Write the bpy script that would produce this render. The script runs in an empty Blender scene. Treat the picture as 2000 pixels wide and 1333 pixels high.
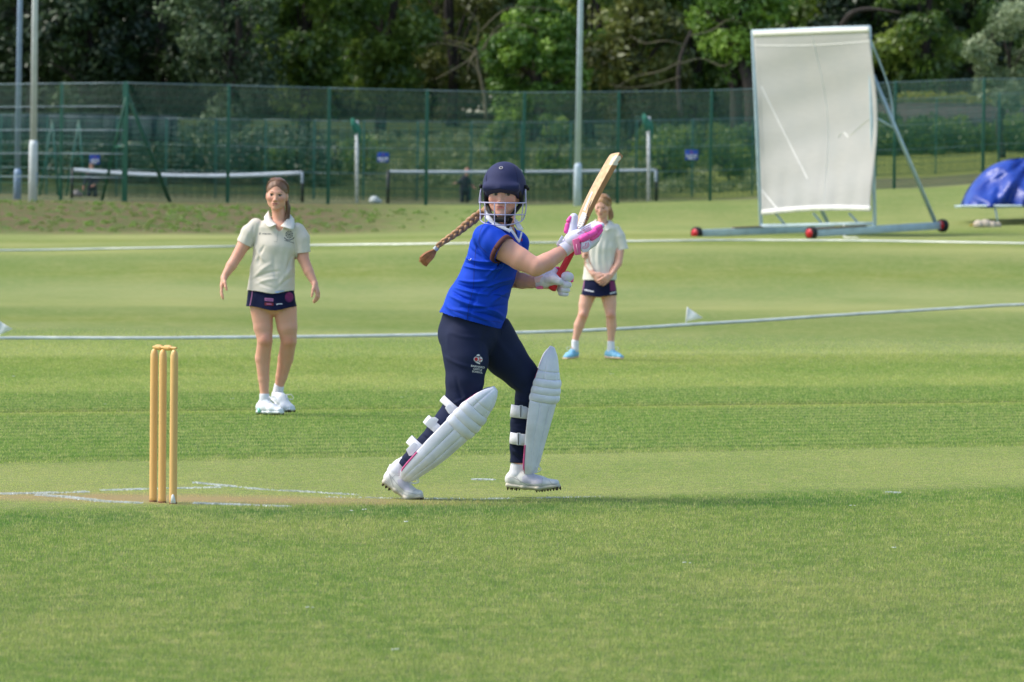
import bpy, bmesh, math, random
import numpy as np
from mathutils import Vector
from mathutils.bvhtree import BVHTree
from math import sin, cos, pi, radians

# ------------------------------------------------------------ camera, sky, sun, exposure
SC = bpy.context.scene
COL = SC.collection
F = 10152.0                      # focal length in photo pixels (2000 wide)
CAM_H = 1.3
PITCH = math.atan((666.5 - 442.6) / F)
ROLL = 0.014
fwd = np.array([0, cos(PITCH), -sin(PITCH)])
r0 = np.array([1.0, 0, 0]); u0 = np.array([0, sin(PITCH), cos(PITCH)])
rt = r0 * cos(ROLL) + u0 * sin(ROLL)
up = u0 * cos(ROLL) - r0 * sin(ROLL)
CAMP = np.array([0, 0, CAM_H])
cd = bpy.data.cameras.new("camera")
cam = bpy.data.objects.new("camera", cd); COL.objects.link(cam)
from mathutils import Matrix
cam.matrix_world = Matrix(((rt[0], up[0], -fwd[0], 0), (rt[1], up[1], -fwd[1], 0), (rt[2], up[2], -fwd[2], CAM_H), (0, 0, 0, 1)))
cd.sensor_width = 36; cd.lens = F / 2000 * 36
cd.clip_start = 0.5; cd.clip_end = 6000
cd.dof.use_dof = True; cd.dof.focus_distance = 24.8; cd.dof.aperture_fstop = 9
SC.camera = cam

w = bpy.data.worlds.new("World"); SC.world = w; w.use_nodes = True
nt = w.node_tree
SUN_E, SUN_R = radians(50), radians(-90)     # high soft sun to the left
sky = nt.nodes.new("ShaderNodeTexSky"); sky.sky_type = 'NISHITA'; sky.sun_disc = False
sky.sun_elevation = SUN_E; sky.sun_rotation = SUN_R
sky.air_density = 1.0; sky.dust_density = 2.0; sky.ozone_density = 1.0
nt.links.new(sky.outputs[0], nt.nodes["Background"].inputs[0])
nt.nodes["Background"].inputs[1].default_value = 0.15
sd = bpy.data.lights.new("sun", 'SUN'); sd.energy = 1.9; sd.angle = radians(20); sd.color = (1.0, 0.94, 0.86)
sun = bpy.data.objects.new("sun", sd); COL.objects.link(sun)
sdir = Vector((sin(SUN_R) * cos(SUN_E), cos(SUN_R) * cos(SUN_E), sin(SUN_E)))
sun.rotation_euler = sdir.to_track_quat('Z', 'Y').to_euler()
SC.view_settings.view_transform = 'Standard'; SC.view_settings.look = 'None'
SC.view_settings.exposure = 0.77; SC.view_settings.gamma = 1
SC.render.engine = 'CYCLES'
SC.cycles.use_denoising = True
SC.cycles.max_bounces = 6; SC.cycles.transparent_max_bounces = 4
SC.cycles.sample_clamp_indirect = 4

rng = np.random.default_rng(7); random.seed(7)

# ------------------------------------------------------------ projection helpers (photo pixel + depth -> point in the world)
def at(px, py, Y):
    d = fwd + rt * (px - 1000) / F + up * (666.5 - py) / F
    return CAMP + d * (Y / d[1])
def to_px(P):
    V = np.asarray(P, float) - CAMP
    z = V @ fwd
    return 1000 + F * (V @ rt) / z, 666.5 - F * (V @ up) / z

HU = [-400, 0, 500, 1000, 1400, 1750, 2000, 2400]
HT = [(0, [0]*8), (58, [0]*8),
 (75, [.08,.1,.12,.14,.18,.22,.26,.26]),
 (100, [.68,.68,.8,.97,1.05,1.09,1.12,1.12]),
 (108, [.8,.8,.92,1.08,1.17,1.27,1.35,1.35]),
 (118, [.98,.98,1.04,1.2,1.42,1.7,1.85,1.85]),
 (126, [1.72,1.72,1.62,1.6,1.75,2.05,2.2,2.2]),
 (132, [1.8,1.8,1.8,1.8,1.95,2.25,2.4,2.4]),
 (145, [1.85,1.85,1.85,1.9,2.12,2.5,2.75,2.75]),
 (172, [2.0,2.0,2.0,2.0,2.2,2.9,3.2,3.2]),
 (195, [2.2,2.2,2.2,2.2,2.4,3.3,3.6,3.6]),
 (210, [3.3,3.3,3.2,3.1,2.9,3.7,4.0,4.0]),
 (225, [5.0,5.0,5.1,5.1,4.4,5.0,5.2,5.2]),
 (240, [6.0,6.0,6.0,6.0,6.0,6.3,6.3,6.3]),
 (300, [8]*8), (800, [12]*8), (4000, [14]*8)]
_Y = np.array([r[0] for r in HT], float); _H = np.array([r[1] for r in HT], float)
def hgt(X, Y):
    X = np.asarray(X, float); Y = np.asarray(Y, float)
    U = 1000 + F * X / np.maximum(Y, 10)
    U = np.clip(U, -400, 2399.9); Yc = np.clip(Y, 0, 3999)
    j = np.clip(np.searchsorted(_Y, Yc, side='right') - 1, 0, len(_Y) - 2)
    i = np.clip(np.searchsorted(HU, U, side='right') - 1, 0, 6)
    hu = np.array(HU, float)
    t = (Yc - _Y[j]) / (_Y[j+1] - _Y[j]); t = t * 0.5 + 0.5 * t * t * (3 - 2 * t)
    s = (U - hu[i]) / (hu[i+1] - hu[i]); s = s * s * (3 - 2 * s)
    a = _H[j, i] * (1 - s) + _H[j, i+1] * s
    b = _H[j+1, i] * (1 - s) + _H[j+1, i+1] * s
    return a * (1 - t) + b * t
def gnd(px, py):
    """photo pixel -> point where that ray meets the ground"""
    d = fwd + rt * (px - 1000) / F + up * (666.5 - py) / F
    lo, hi = 12.0, 400.0
    Ys = np.geomspace(lo, hi, 4000)
    P = CAMP + d[None] * (Ys / d[1])[:, None]
    below = P[:, 2] < hgt(P[:, 0], P[:, 1])
    k = int(np.argmax(below)) if below.any() else len(Ys) - 1
    return P[k]
def onground(px, Y, dz=0.0):
    x = at(px, 440, Y)[0]
    return np.array([x, Y, float(hgt(x, Y)) + dz])

# ------------------------------------------------------------ object helpers
def tag(o, label=None, cat=None, group=None, kind=None):
    if label: o['label'] = label
    if cat: o['category'] = cat
    if group: o['group'] = group
    if kind: o['kind'] = kind
    return o
def empty(name, loc=(0, 0, 0)):
    o = bpy.data.objects.new(name, None); o.empty_display_size = 0.1
    o.location = [float(v) for v in loc]; COL.objects.link(o); return o
def mesh_obj(name, V, Fc, mat=None, parent=None, smooth=False, attrs=None, mats=None, mi=None):
    """V (n,3) world coordinates; Fc list of arrays (m,k) of indices"""
    V = np.asarray(V, np.float32)
    if isinstance(Fc, np.ndarray): Fc = [Fc]
    if len(Fc) and not isinstance(Fc[0], np.ndarray):
        by = {}
        for f in Fc: by.setdefault(len(f), []).append(f)
        Fc = [np.array(v, np.int32) for v in by.values()]
    Fc = [f for f in Fc if len(f)]
    me = bpy.data.meshes.new(name)
    org = np.zeros(3)
    if parent is not None: org = np.array(parent.matrix_world.translation if parent.parent is None else parent.get('_o', (0, 0, 0)), float)
    if parent is not None and '_w' in parent: org = np.array(parent['_w'])
    elif parent is not None: org = np.array(parent.location, float)
    V = V - org.astype(np.float32)
    me.vertices.add(len(V)); me.vertices.foreach_set("co", V.ravel())
    nl = sum(f.size for f in Fc); npoly = sum(len(f) for f in Fc)
    me.loops.add(nl); me.polygons.add(npoly)
    li = np.concatenate([f.ravel() for f in Fc]) if Fc else np.zeros(0, np.int32)
    me.loops.foreach_set("vertex_index", li.astype(np.int32))
    tot = np.concatenate([np.full(len(f), f.shape[1]) for f in Fc])
    st = np.concatenate([[0], np.cumsum(tot)[:-1]])
    me.polygons.foreach_set("loop_start", st.astype(np.int32))
    me.polygons.foreach_set("loop_total", tot.astype(np.int32))
    if smooth: me.polygons.foreach_set("use_smooth", np.ones(npoly, bool))
    if mats:
        for m in mats: me.materials.append(m)
        if mi is not None: me.polygons.foreach_set("material_index", np.asarray(mi, np.int32))
    elif mat: me.materials.append(mat)
    me.update(calc_edges=True)
    if attrs:
        for k, (dom, typ, val) in attrs.items():
            a = me.attributes.new(k, typ, dom)
            a.data.foreach_set("color" if typ == 'FLOAT_COLOR' else "value", np.asarray(val, np.float32).ravel())
    o = bpy.data.objects.new(name, me); COL.objects.link(o)
    if parent is not None:
        o.parent = parent; o['_w'] = [float(v) for v in org]
    return o
class MB:
    """collects boxes, bars and tubes, links them as one mesh"""
    def __init__(s): s.v = []; s.f = []; s.n = 0
    def add(s, V, Fs):
        V = np.asarray(V, float)
        s.v.append(V); s.f += [tuple(int(i) + s.n for i in f) for f in Fs]; s.n += len(V); return s
    def box(s, c, size, ax=None):
        c = np.asarray(c, float); h = np.asarray(size, float) / 2
        ax = np.eye(3) if ax is None else np.asarray(ax, float)
        V = [c + ax[0]*x*h[0] + ax[1]*y*h[1] + ax[2]*z*h[2] for x in (-1, 1) for y in (-1, 1) for z in (-1, 1)]
        return s.add(V, [(0,1,3,2),(4,6,7,5),(0,4,5,1),(2,3,7,6),(0,2,6,4),(1,5,7,3)])
    def bar(s, a, b, w_, t=None):
        a = np.asarray(a, float); b = np.asarray(b, float); d = b - a; L = np.linalg.norm(d); d /= L
        ref = np.array([0, 0, 1.]) if abs(d[2]) < .9 else np.array([0, 1., 0])
        x = np.cross(d, ref); x /= np.linalg.norm(x); y = np.cross(x, d)
        return s.box((a + b) / 2, (w_, t or w_, L), np.array([x, y, d]))
    def tube(s, pts, r, n=8, cap=True, sub=0):
        P = np.asarray(pts, float)
        R = np.full(len(P), r, float) if np.isscalar(r) else np.asarray(r, float)
        if sub: P, R = smooth_path(P, R, sub)
        T = np.gradient(P, axis=0); T /= np.linalg.norm(T, axis=1)[:, None] + 1e-12
        ref = np.array([0, 0, 1.]) if abs(T[0][2]) < .9 else np.array([0, 1., 0])
        x = np.cross(T[0], ref); x /= np.linalg.norm(x)
        V = []; Fs = []
        for k in range(len(P)):
            x = x - T[k] * (x @ T[k]); x /= np.linalg.norm(x); y = np.cross(T[k], x)
            for j in range(n):
                a = 2*pi*j/n; V.append(P[k] + R[k]*(cos(a)*x + sin(a)*y))
        for k in range(len(P)-1):
            for j in range(n):
                a0 = k*n+j; a1 = k*n+(j+1)%n; Fs.append((a0, a1, a1+n, a0+n))
        if cap: Fs.append(tuple(range(n-1, -1, -1))); Fs.append(tuple(range((len(P)-1)*n, len(P)*n)))
        return s.add(V, Fs)
    def lathe(s, prof, c, ax=(0,0,1), n=16):
        """prof: list of (r, h) along axis"""
        ax = np.asarray(ax, float); ax /= np.linalg.norm(ax); c = np.asarray(c, float)
        ref = np.array([0, 1., 0]) if abs(ax[1]) < .9 else np.array([1., 0, 0])
        x = np.cross(ax, ref); x /= np.linalg.norm(x); y = np.cross(ax, x)
        V = []; Fs = []
        for r, h in prof:
            for j in range(n):
                a = 2*pi*j/n; V.append(c + ax*h + r*(cos(a)*x + sin(a)*y))
        for k in range(len(prof)-1):
            for j in range(n):
                a0 = k*n+j; a1 = k*n+(j+1)%n; Fs.append((a0, a1, a1+n, a0+n))
        Fs.append(tuple(range(n-1, -1, -1))); Fs.append(tuple(range((len(prof)-1)*n, len(prof)*n)))
        return s.add(V, Fs)
    def grid(s, G, close_u=False):
        G = np.asarray(G, float); a, b = G.shape[:2]; Fs = []
        for i in range(a-1):
            for j in range(b-1 if not close_u else b):
                Fs.append((i*b+j, i*b+(j+1)%b, (i+1)*b+(j+1)%b, (i+1)*b+j))
        return s.add(G.reshape(-1, 3), Fs)
    def build(s, name, mat, parent=None, smooth=False, bevel=0, solid=0):
        o = mesh_obj(name, np.concatenate(s.v), s.f, mat, parent, smooth)
        if solid:
            m = o.modifiers.new("solid", 'SOLIDIFY'); m.thickness = solid; m.offset = 0
        if bevel:
            m = o.modifiers.new("bevel", 'BEVEL'); m.width = bevel; m.segments = 2; m.limit_method = 'ANGLE'
        return o
def smooth_path(P, R, sub):
    n = len(P); Q = []; RR = []
    for i in range(n-1):
        p0 = P[max(i-1,0)]; p1 = P[i]; p2 = P[i+1]; p3 = P[min(i+2,n-1)]
        for k in range(sub):
            t = k/sub
            Q.append(0.5*((2*p1)+(-p0+p2)*t+(2*p0-5*p1+4*p2-p3)*t*t+(-p0+3*p1-3*p2+p3)*t**3))
            RR.append(R[i]*(1-t)+R[i+1]*t)
    Q.append(P[-1]); RR.append(R[-1])
    return np.array(Q), np.array(RR)

# ------------------------------------------------------------ materials
def lin(r, g, b):
    f = lambda c: (c/255/12.92) if c <= 10 else ((c/255+0.055)/1.055)**2.4
    return (f(r), f(g), f(b), 1)
class NT:
    def __init__(s, name):
        s.m = bpy.data.materials.new(name); s.m.use_nodes = True; s.t = s.m.node_tree
        s.b = s.t.nodes["Principled BSDF"]; s.out = s.t.nodes["Material Output"]
    def n(s, typ, **kw):
        x = s.t.nodes.new(typ)
        for k, v in kw.items():
            if k.startswith('i_'):
                key = k[2:]; key = int(key) if key.isdigit() else key.replace('_', ' ')
                x.inputs[key].default_value = v
            else: setattr(x, k, v)
        return x
    def l(s, a, b): s.t.links.new(a, b); return s
    def math(s, op, a, b=None, clamp=False):
        x = s.n("ShaderNodeMath", operation=op); x.use_clamp = clamp
        for i, v in enumerate((a, b)):
            if v is None: continue
            if isinstance(v, (int, float)): x.inputs[i].default_value = v
            else: s.l(v, x.inputs[i])
        return x.outputs[0]
    def mix(s, fac, a, b, typ='MIX'):
        x = s.n("ShaderNodeMix", data_type='RGBA', blend_type=typ)
        for i, v in ((0, fac), (6, a), (7, b)):
            if isinstance(v, (int, float, tuple, list)): x.inputs[i].default_value = v
            else: s.l(v, x.inputs[i])
        return x.outputs[2]
    def noise(s, vec, scale, detail=4, rough=.55):
        x = s.n("ShaderNodeTexNoise"); x.inputs['Scale'].default_value = scale
        x.inputs['Detail'].default_value = detail; x.inputs['Roughness'].default_value = rough
        if vec is not None: s.l(vec, x.inputs['Vector'])
        return x.outputs[0]
    def ramp(s, fac, stops, interp='LINEAR'):
        x = s.n("ShaderNodeValToRGB"); x.color_ramp.interpolation = interp
        e = x.color_ramp.elements
        while len(e) < len(stops): e.new(0.5)
        for k, (p, c) in enumerate(sorted(stops, key=lambda q: q[0])):
            e[k].position = p; e[k].color = c if isinstance(c, tuple) else (c, c, c, 1)
        s.l(fac, x.inputs[0]); return x.outputs[0]
    def bump(s, h, strength, dist=0.01):
        x = s.n("ShaderNodeBump"); x.inputs['Strength'].default_value = strength; x.inputs['Distance'].default_value = dist
        s.l(h, x.inputs['Height']); s.l(x.outputs[0], s.b.inputs['Normal']); return s
def mat(name, col, rough=.6, var=.12, scale=8, bump=0, bscale=60, bdist=.003, metal=0, sss=0, sheen=0, stretch=None, spec=.5, coat=0):
    m = NT(name); tc = m.n("ShaderNodeTexCoord").outputs['Object']
    v = tc
    if stretch:
        mp = m.n("ShaderNodeMapping"); mp.inputs['Scale'].default_value = stretch; m.l(tc, mp.inputs[0]); v = mp.outputs[0]
    n1 = m.noise(v, scale)
    dark = tuple(c*(1-var) for c in col[:3]) + (1,); lite = tuple(min(1, c*(1+var)) for c in col[:3]) + (1,)
    c = m.ramp(n1, [(.3, dark), (.7, lite)])
    m.l(c, m.b.inputs['Base Color'])
    m.b.inputs['Roughness'].default_value = rough; m.b.inputs['Metallic'].default_value = metal
    m.b.inputs['Specular IOR Level'].default_value = spec
    if sss:
        m.b.inputs['Subsurface Weight'].default_value = sss
        m.b.inputs['Subsurface Radius'].default_value = (.012, .004, .002); m.b.inputs['Subsurface Scale'].default_value = 1
    if sheen: m.b.inputs['Sheen Weight'].default_value = sheen
    if coat: m.b.inputs['Coat Weight'].default_value = coat
    if bump: m.bump(m.noise(v, bscale, 5), bump, bdist)
    return m.m
# ------------------------------------------------------------ ground
pA, pB = at(0, 905, 1), at(0, 905, 1)
def flat_pt(px, py):
    d = fwd + rt * (px - 1000) / F + up * (666.5 - py) / F
    return CAMP + d * (-CAM_H / d[2])
a_, b_ = flat_pt(0, 907), flat_pt(2000, 873)
pd = (b_ - a_)[:2]; pd /= np.linalg.norm(pd)                 # direction of the pitch
pn = np.array([-pd[1], pd[0]])                               # across it, away from the camera
def wof(px, py): return float(flat_pt(px, py)[:2] @ pn)
W_LO = wof(1000, 977); W_HI = wof(1000, 889); W_L2 = wof(1000, 799); W_TOP = wof(1000, 762)
W_BAND = wof(1000, 1012)

def ground_colour(m, blade=False):
    """world-position based colour of the mown turf"""
    pos = m.n("ShaderNodeNewGeometry").outputs['Position']
    sep = m.n("ShaderNodeSeparateXYZ"); m.l(pos, sep.inputs[0])
    X, Y, Z = sep.outputs
    wv = m.math('ADD', m.math('MULTIPLY', X, float(pn[0])), m.math('MULTIPLY', Y, float(pn[1])))
    uv = m.math('ADD', m.math('MULTIPLY', X, float(pd[0])), m.math('MULTIPLY', Y, float(pd[1])))
    wob = m.noise(pos, 0.8, 3)
    w1 = m.math('ADD', wv, m.math('MULTIPLY', m.math('SUBTRACT', wob, .5), 0.16))
    w2 = m.math('ADD', wv, m.math('MULTIPLY', m.math('SUBTRACT', wob, .5), 1.6))
    G = lambda r, g, b: lin(r, g, b)
    W0, W1 = 10.0, 110.0
    nrm = lambda x: (x - W0) / (W1 - W0)
    near = G(100, 119, 62); dk = G(80, 110, 54); pitch = G(142, 154, 88); lt = G(130, 140, 68); edge = G(48, 78, 34); dk = G(74, 107, 52)  # edge: shadow line of the taller grass lip, painted into the turf colour
    fac = m.math('DIVIDE', m.math('SUBTRACT', w1, W0), W1 - W0)
    far1 = G(125, 142, 78); far2 = G(107, 130, 64); far3 = G(140, 152, 92); fo = G(118, 134, 68)
    e = .03
    stops = [(0, near), (nrm(W_BAND), near), (nrm(W_BAND)+.004, dk), (nrm(W_LO)-.0006, dk), (nrm(W_LO)+.0006, pitch),
             (nrm(W_HI)-.0004, pitch), (nrm(W_HI)+.0002, edge), (nrm(W_HI)+.0022, edge), (nrm(W_HI)+.005, dk), (nrm(W_L2)-.0006, dk), (nrm(W_L2)-.0003, lt), (nrm(W_L2)+.0022, lt), (nrm(W_L2)+.0026, edge), (nrm(W_L2)+.0055, edge), (nrm(W_L2)+.009, dk),
             (nrm(W_TOP)-.001, dk), (nrm(W_TOP)+.003, far1)]
    c1 = m.ramp(fac, stops)
    # far outfield: mowing stripes that widen with distance
    fac2 = m.math('DIVIDE', m.math('SUBTRACT', w2, W_TOP), 90.0)
    q = lambda py: (wof(1000, py) - W_TOP) / 90.0
    st2 = [(0.0, far1), (q(740), far1), (q(728), far2), (q(700), fo), (q(690), far3), (q(668), far1), (q(655), far3),
           (q(645), far2), (q(618), fo), (q(606), far2), (q(596), far3), (q(568), far1), (q(556), fo), (q(545), far3)]
    c2 = m.ramp(fac2, [s for s in st2])
    # beyond about 66 m the stripes follow the distance
    wob2 = m.math('MULTIPLY', m.math('SUBTRACT', m.noise(pos, 0.12, 2), .5), 5.0)
    yd = m.math('ADD', Y, m.math('ADD', m.math('MULTIPLY', X, 0.16), wob2))
    fac3 = m.math('DIVIDE', m.math('SUBTRACT', yd, 60), 80.0)
    far4 = G(152, 158, 92); far5 = G(114, 130, 48)
    st3 = [(0, far3), (.05, far5), (.12, fo), (.17, far4), (.26, far3), (.33, far5), (.41, fo), (.46, far4), (.5, far5), (.56, far4), (.61, far5), (.66, far4), (.8, fo), (1, fo)]
    c3 = m.ramp(fac3, st3)
    t12 = m.math('GREATER_THAN', wv, W_TOP + 0.35)
    t23 = m.math('DIVIDE', m.math('SUBTRACT', Y, 58), 8, True)
    c = m.mix(t12, c1, c2); c = m.mix(t23, c, c3)
    # fine ripples of the mower in the dark strip
    rip = m.math('SINE', m.math('MULTIPLY', w1, 2*pi/0.42))
    inband = m.math('ADD', m.math('MULTIPLY', m.math('GREATER_THAN', wv, W_HI), m.math('LESS_THAN', wv, W_TOP)), m.math('MULTIPLY', m.math('LESS_THAN', wv, W_BAND), .22))
    c = m.mix(m.math('MULTIPLY', inband, m.math('MULTIPLY', m.math('ADD', rip, 1), .24)), c, G(150, 165, 92))
    # patchiness
    mp = m.n("ShaderNodeMapping"); mp.inputs['Scale'].default_value = (1.0, .55, 1); m.l(pos, mp.inputs[0])
    n1 = m.noise(mp.outputs[0], 1.1, 6, .62); n2 = m.noise(mp.outputs[0], .28, 4); n3 = m.noise(pos, 9, 4, .7)
    patch_ = m.math('MULTIPLY', m.ramp(n1, [(.40, 0.0), (.66, .45)]), m.math('SUBTRACT', 1, m.math('MULTIPLY', inband, .8)))
    c = m.mix(patch_, c, G(146, 152, 88))
    c = m.mix(m.ramp(n2, [(.42, .36), (.60, 0.0)]), c, G(86, 122, 46))
    c = m.mix(m.ramp(n3, [(.46, 0.0), (.72, .6)]), c, G(170, 164, 112))
    # worn batting crease
    c0 = flat_pt(300, 974); ca = float(c0[0]); cw = float(c0[1])
    du = m.math('DIVIDE', m.math('SUBTRACT', X, ca), 1.8); dw = m.math('DIVIDE', m.math('SUBTRACT', Y, cw), .55)
    r = m.math('SQRT', m.math('ADD', m.math('MULTIPLY', du, du), m.math('MULTIPLY', dw, dw)))
    r = m.math('ADD', r, m.math('MULTIPLY', m.math('SUBTRACT', n3, .5), 2.0))
    c = m.mix(m.ramp(r, [(.1, .85), (.55, .5), (1.1, 0.0)]), c, m.mix(n1, G(180, 160, 114), G(170, 134, 96)))
    return c, pos, sep
def rough_bank(m, c, pos, sep):
    """rough weedy grass on the slopes beyond the mown field"""
    X, Y, Z = sep.outputs
    n1 = m.noise(pos, 1.4, 5, .65); n2 = m.noise(pos, 5, 4, .7)
    bank = m.ramp(m.noise(pos, 2.6, 5, .65), [(.38, lin(82, 112, 44)), (.47, lin(98, 104, 58)), (.53, lin(122, 98, 78)), (.60, lin(112, 100, 70)), (.66, lin(84, 122, 42))])
    bank = m.mix(m.ramp(n2, [(.45, 0.0), (.7, .5)]), bank, lin(66, 76, 38))
    U = m.math('ADD', m.math('MULTIPLY', m.math('DIVIDE', X, Y), F), 1000)
    ub = m.math('DIVIDE', m.math('SUBTRACT', 1050, m.math('ADD', U, m.math('MULTIPLY', n1, 300))), 250, True)
    yb = m.math('DIVIDE', m.math('SUBTRACT', m.math('ADD', Y, m.math('MULTIPLY', n1, 4)), 117.5), 4, True)
    c = m.mix(m.math('MULTIPLY', ub, yb), c, bank)
    court = m.ramp(m.noise(pos, .9, 5), [(.35, lin(92, 104, 62)), (.6, lin(112, 110, 80)), (.75, lin(84, 104, 52))])
    c = m.mix(m.math('DIVIDE', m.math('SUBTRACT', Y, 146), 4, True), c, court)
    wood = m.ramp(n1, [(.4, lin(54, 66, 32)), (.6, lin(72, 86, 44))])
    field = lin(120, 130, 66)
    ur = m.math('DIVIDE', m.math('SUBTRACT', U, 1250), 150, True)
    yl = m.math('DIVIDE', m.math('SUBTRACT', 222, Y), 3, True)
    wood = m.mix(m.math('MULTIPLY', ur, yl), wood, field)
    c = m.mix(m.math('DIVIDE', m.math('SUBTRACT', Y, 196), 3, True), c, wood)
    return c
m = NT("turf")
c, pos, sep = ground_colour(m)
c = rough_bank(m, c, pos, sep)
m.l(c, m.b.inputs['Base Color']); m.b.inputs['Roughness'].default_value = .95; m.b.inputs['Specular IOR Level'].default_value = .15
m.bump(m.noise(pos, 30, 6, .7), .9, .03)
M_TURF = m.m
ys = np.concatenate([[-400, -60, 0, 8], np.linspace(12, 70, 60), np.linspace(71, 250, 180), np.geomspace(254, 4000, 30)])
us = np.concatenate([[-60000, -20000, -9000, -4000, -2000, -1000], np.linspace(-600, 2600, 129), [3000, 4000, 6000, 11000, 22000, 62000]])
YY, UU = np.meshgrid(ys, us, indexing='ij')
XX = (UU - 1000) / F * np.maximum(YY, 60) * np.where(np.abs(UU-1000) > 1700, 4, 1.0)
ZZ = hgt(XX, YY)
# beyond the frame the width of the sheet must keep growing monotonically
V = np.stack([XX, YY, ZZ], -1).reshape(-1, 3)
a, b = YY.shape
I = np.arange(a*b).reshape(a, b)
Fq = np.stack([I[:-1, :-1], I[:-1, 1:], I[1:, 1:], I[1:, :-1]], -1).reshape(-1, 4)
tag(mesh_obj("ground", V, Fq, M_TURF, smooth=True), kind='structure')

# grass blades on the near turf
def blades(name, N, y0, y1, hfun, wmul, mat_, lean=.35, seedp=None, P=None):
    if P is None:
        y = y0 + (y1-y0)*rng.uniform(0, 1, N)**1.15; x = (rng.uniform(-460, 2460, N) - 1000) / F * y
        P = np.stack([x, y], 1)
    else: x, y = P[:, 0], P[:, 1]; N = len(P)
    wv = P @ pn; uv = P @ pd
    h = hfun(wv, uv, N) * rng.uniform(.55, 1.25, N)
    if seedp: h = h*np.where(rng.uniform(0, 1, N) < np.clip((seedp - y)/16, 0, 1), 1, 0)
    keep = h > .001; x, y, h = x[keep], y[keep], h[keep]; N = len(x)
    z = hgt(x, y)
    ang = rng.uniform(0, 2*pi, N); wd = rng.uniform(.0016, .0034, N) * wmul * (y / 24)
    la = rng.uniform(0, 2*pi, N); ll = h * lean * rng.uniform(.2, 2.2, N)
    b0 = np.stack([x - cos_(ang)*wd, y - sin_(ang)*wd, z - .002], 1); b1 = np.stack([x + cos_(ang)*wd, y + sin_(ang)*wd, z - .002], 1)
    tp = np.stack([x + cos_(la)*ll, y + sin_(la)*ll, z + h], 1)
    V = np.stack([b0, b1, tp], 1).reshape(-1, 3)
    Fc = np.arange(3*N).reshape(N, 3)
    r = np.repeat(rng.uniform(0, 1, N), 3)
    tipv = np.tile([0, 0, 1.0], N)
    return mesh_obj(name, V, Fc, mat_, attrs={'rnd': ('POINT', 'FLOAT', r), 'tip': ('POINT', 'FLOAT', tipv)})
cos_, sin_ = np.cos, np.sin
m = NT("grass_blade")
c, pos, sep = ground_colour(m)
rn = m.n("ShaderNodeAttribute", attribute_name='rnd').outputs['Fac']
c = m.mix(m.ramp(rn, [(0, .35), (.5, 0.0)]), c, lin(70, 108, 40))
c = m.mix(m.ramp(rn, [(.8, 0.0), (1, .6)]), c, lin(160, 168, 108))
c = m.mix(1.0, c, (2.22, 2.04, 2.05, 1), 'MULTIPLY')
df = m.n("ShaderNodeBsdfDiffuse"); tr = m.n("ShaderNodeBsdfTranslucent"); ms = m.n("ShaderNodeMixShader"); ms.inputs[0].default_value = .45
m.l(c, df.inputs[0]); m.l(c, tr.inputs[0]); m.l(df.outputs[0], ms.inputs[1]); m.l(tr.outputs[0], ms.inputs[2]); m.l(ms.outputs[0], m.out.inputs[0])
M_BLADE = m.m
c0 = flat_pt(300, 974); WX, WY = float(c0[0]), float(c0[1])
def hf(wv, uv, N):
    h = np.full(N, .0135)
    h = np.where((wv > W_LO) & (wv < W_HI), .0045, h)
    h = np.where((wv > W_L2) & (wv < W_L2 + .25), .006, h)
    h = np.where(wv > W_TOP, .012, h)
    x_ = wv*pn[0]+uv*pd[0]; y_ = wv*pn[1]+uv*pd[1]
    rr = np.sqrt(((x_ - WX)/1.8)**2 + ((y_ - WY)/.55)**2) + rng.normal(0, .22, N)
    h = np.where(rr < .62, 0, h)
    return h*np.clip((49.5 - wv/pn[1]*1.0)/6 + .0*uv, .0, 1) if False else h
tag(blades("grass", 1330000, 13.0, 62, hf, 1.0, M_BLADE, seedp=62), kind='stuff', label='short mown green grass covering the near part of the cricket field', cat='grass')

# whitewashed crease lines: painted grass
m = NT("line_paint"); pos = m.n("ShaderNodeNewGeometry").outputs['Position']
m.l(m.ramp(m.noise(pos, 25, 4), [(.3, lin(190, 196, 176)), (.6, lin(232, 236, 232))]), m.b.inputs['Base Color']); m.b.inputs['Roughness'].default_value = .9
M_PAINT = m.m
def crease(pts, width, dens, fade=0.0):
    P = []
    for (x0, y0_), (x1, y1_) in zip(pts[:-1], pts[1:]):
        A = flat_pt(x0, y0_)[:2]; B = flat_pt(x1, y1_)[:2]; L = np.linalg.norm(B-A); n = int(L*width*dens*4)
        t = rng.uniform(0, 1, n); d = (B-A)/L; nn = np.array([-d[1], d[0]])
        P.append(A + (B-A)*t[:, None] + nn*rng.normal(0, width*.27, n)[:, None])
    P = np.concatenate(P)
    nz = np.sin(P[:, 0]*23)*np.sin(P[:, 1]*9+1.3) + rng.normal(0, .5, len(P))
    P = P[nz > -1 + 1.3*fade]
    return blades("crease_line", 0, 0, 0, lambda w_, u_, N: np.full(N, .008), 1.2, M_PAINT, 0.8, P=P)
for pts, wd, dn, fd in [([(70, 968), (130, 972), (205, 981), (275, 984)], .05, 30000, .4), ([(380, 944), (450, 951), (520, 958), (600, 962), (700, 968)], .04, 26000, .8),
                    ([(0, 966), (60, 965), (170, 962)], .06, 26000, .6), ([(200, 959), (300, 956), (430, 953)], .06, 14000, .75), ([(378, 984), (460, 987), (565, 991)], .045, 26000, .45),
                    ([(640, 972), (760, 974), (940, 976), (1090, 973), (1200, 971)], .035, 9000, 1.0), ([(922, 938), (968, 938)], .05, 30000, .3), ([(1728, 963), (1758, 964)], .05, 30000, .3)]:
    tag(crease(pts, wd, dn, fd), kind='structure')
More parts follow.
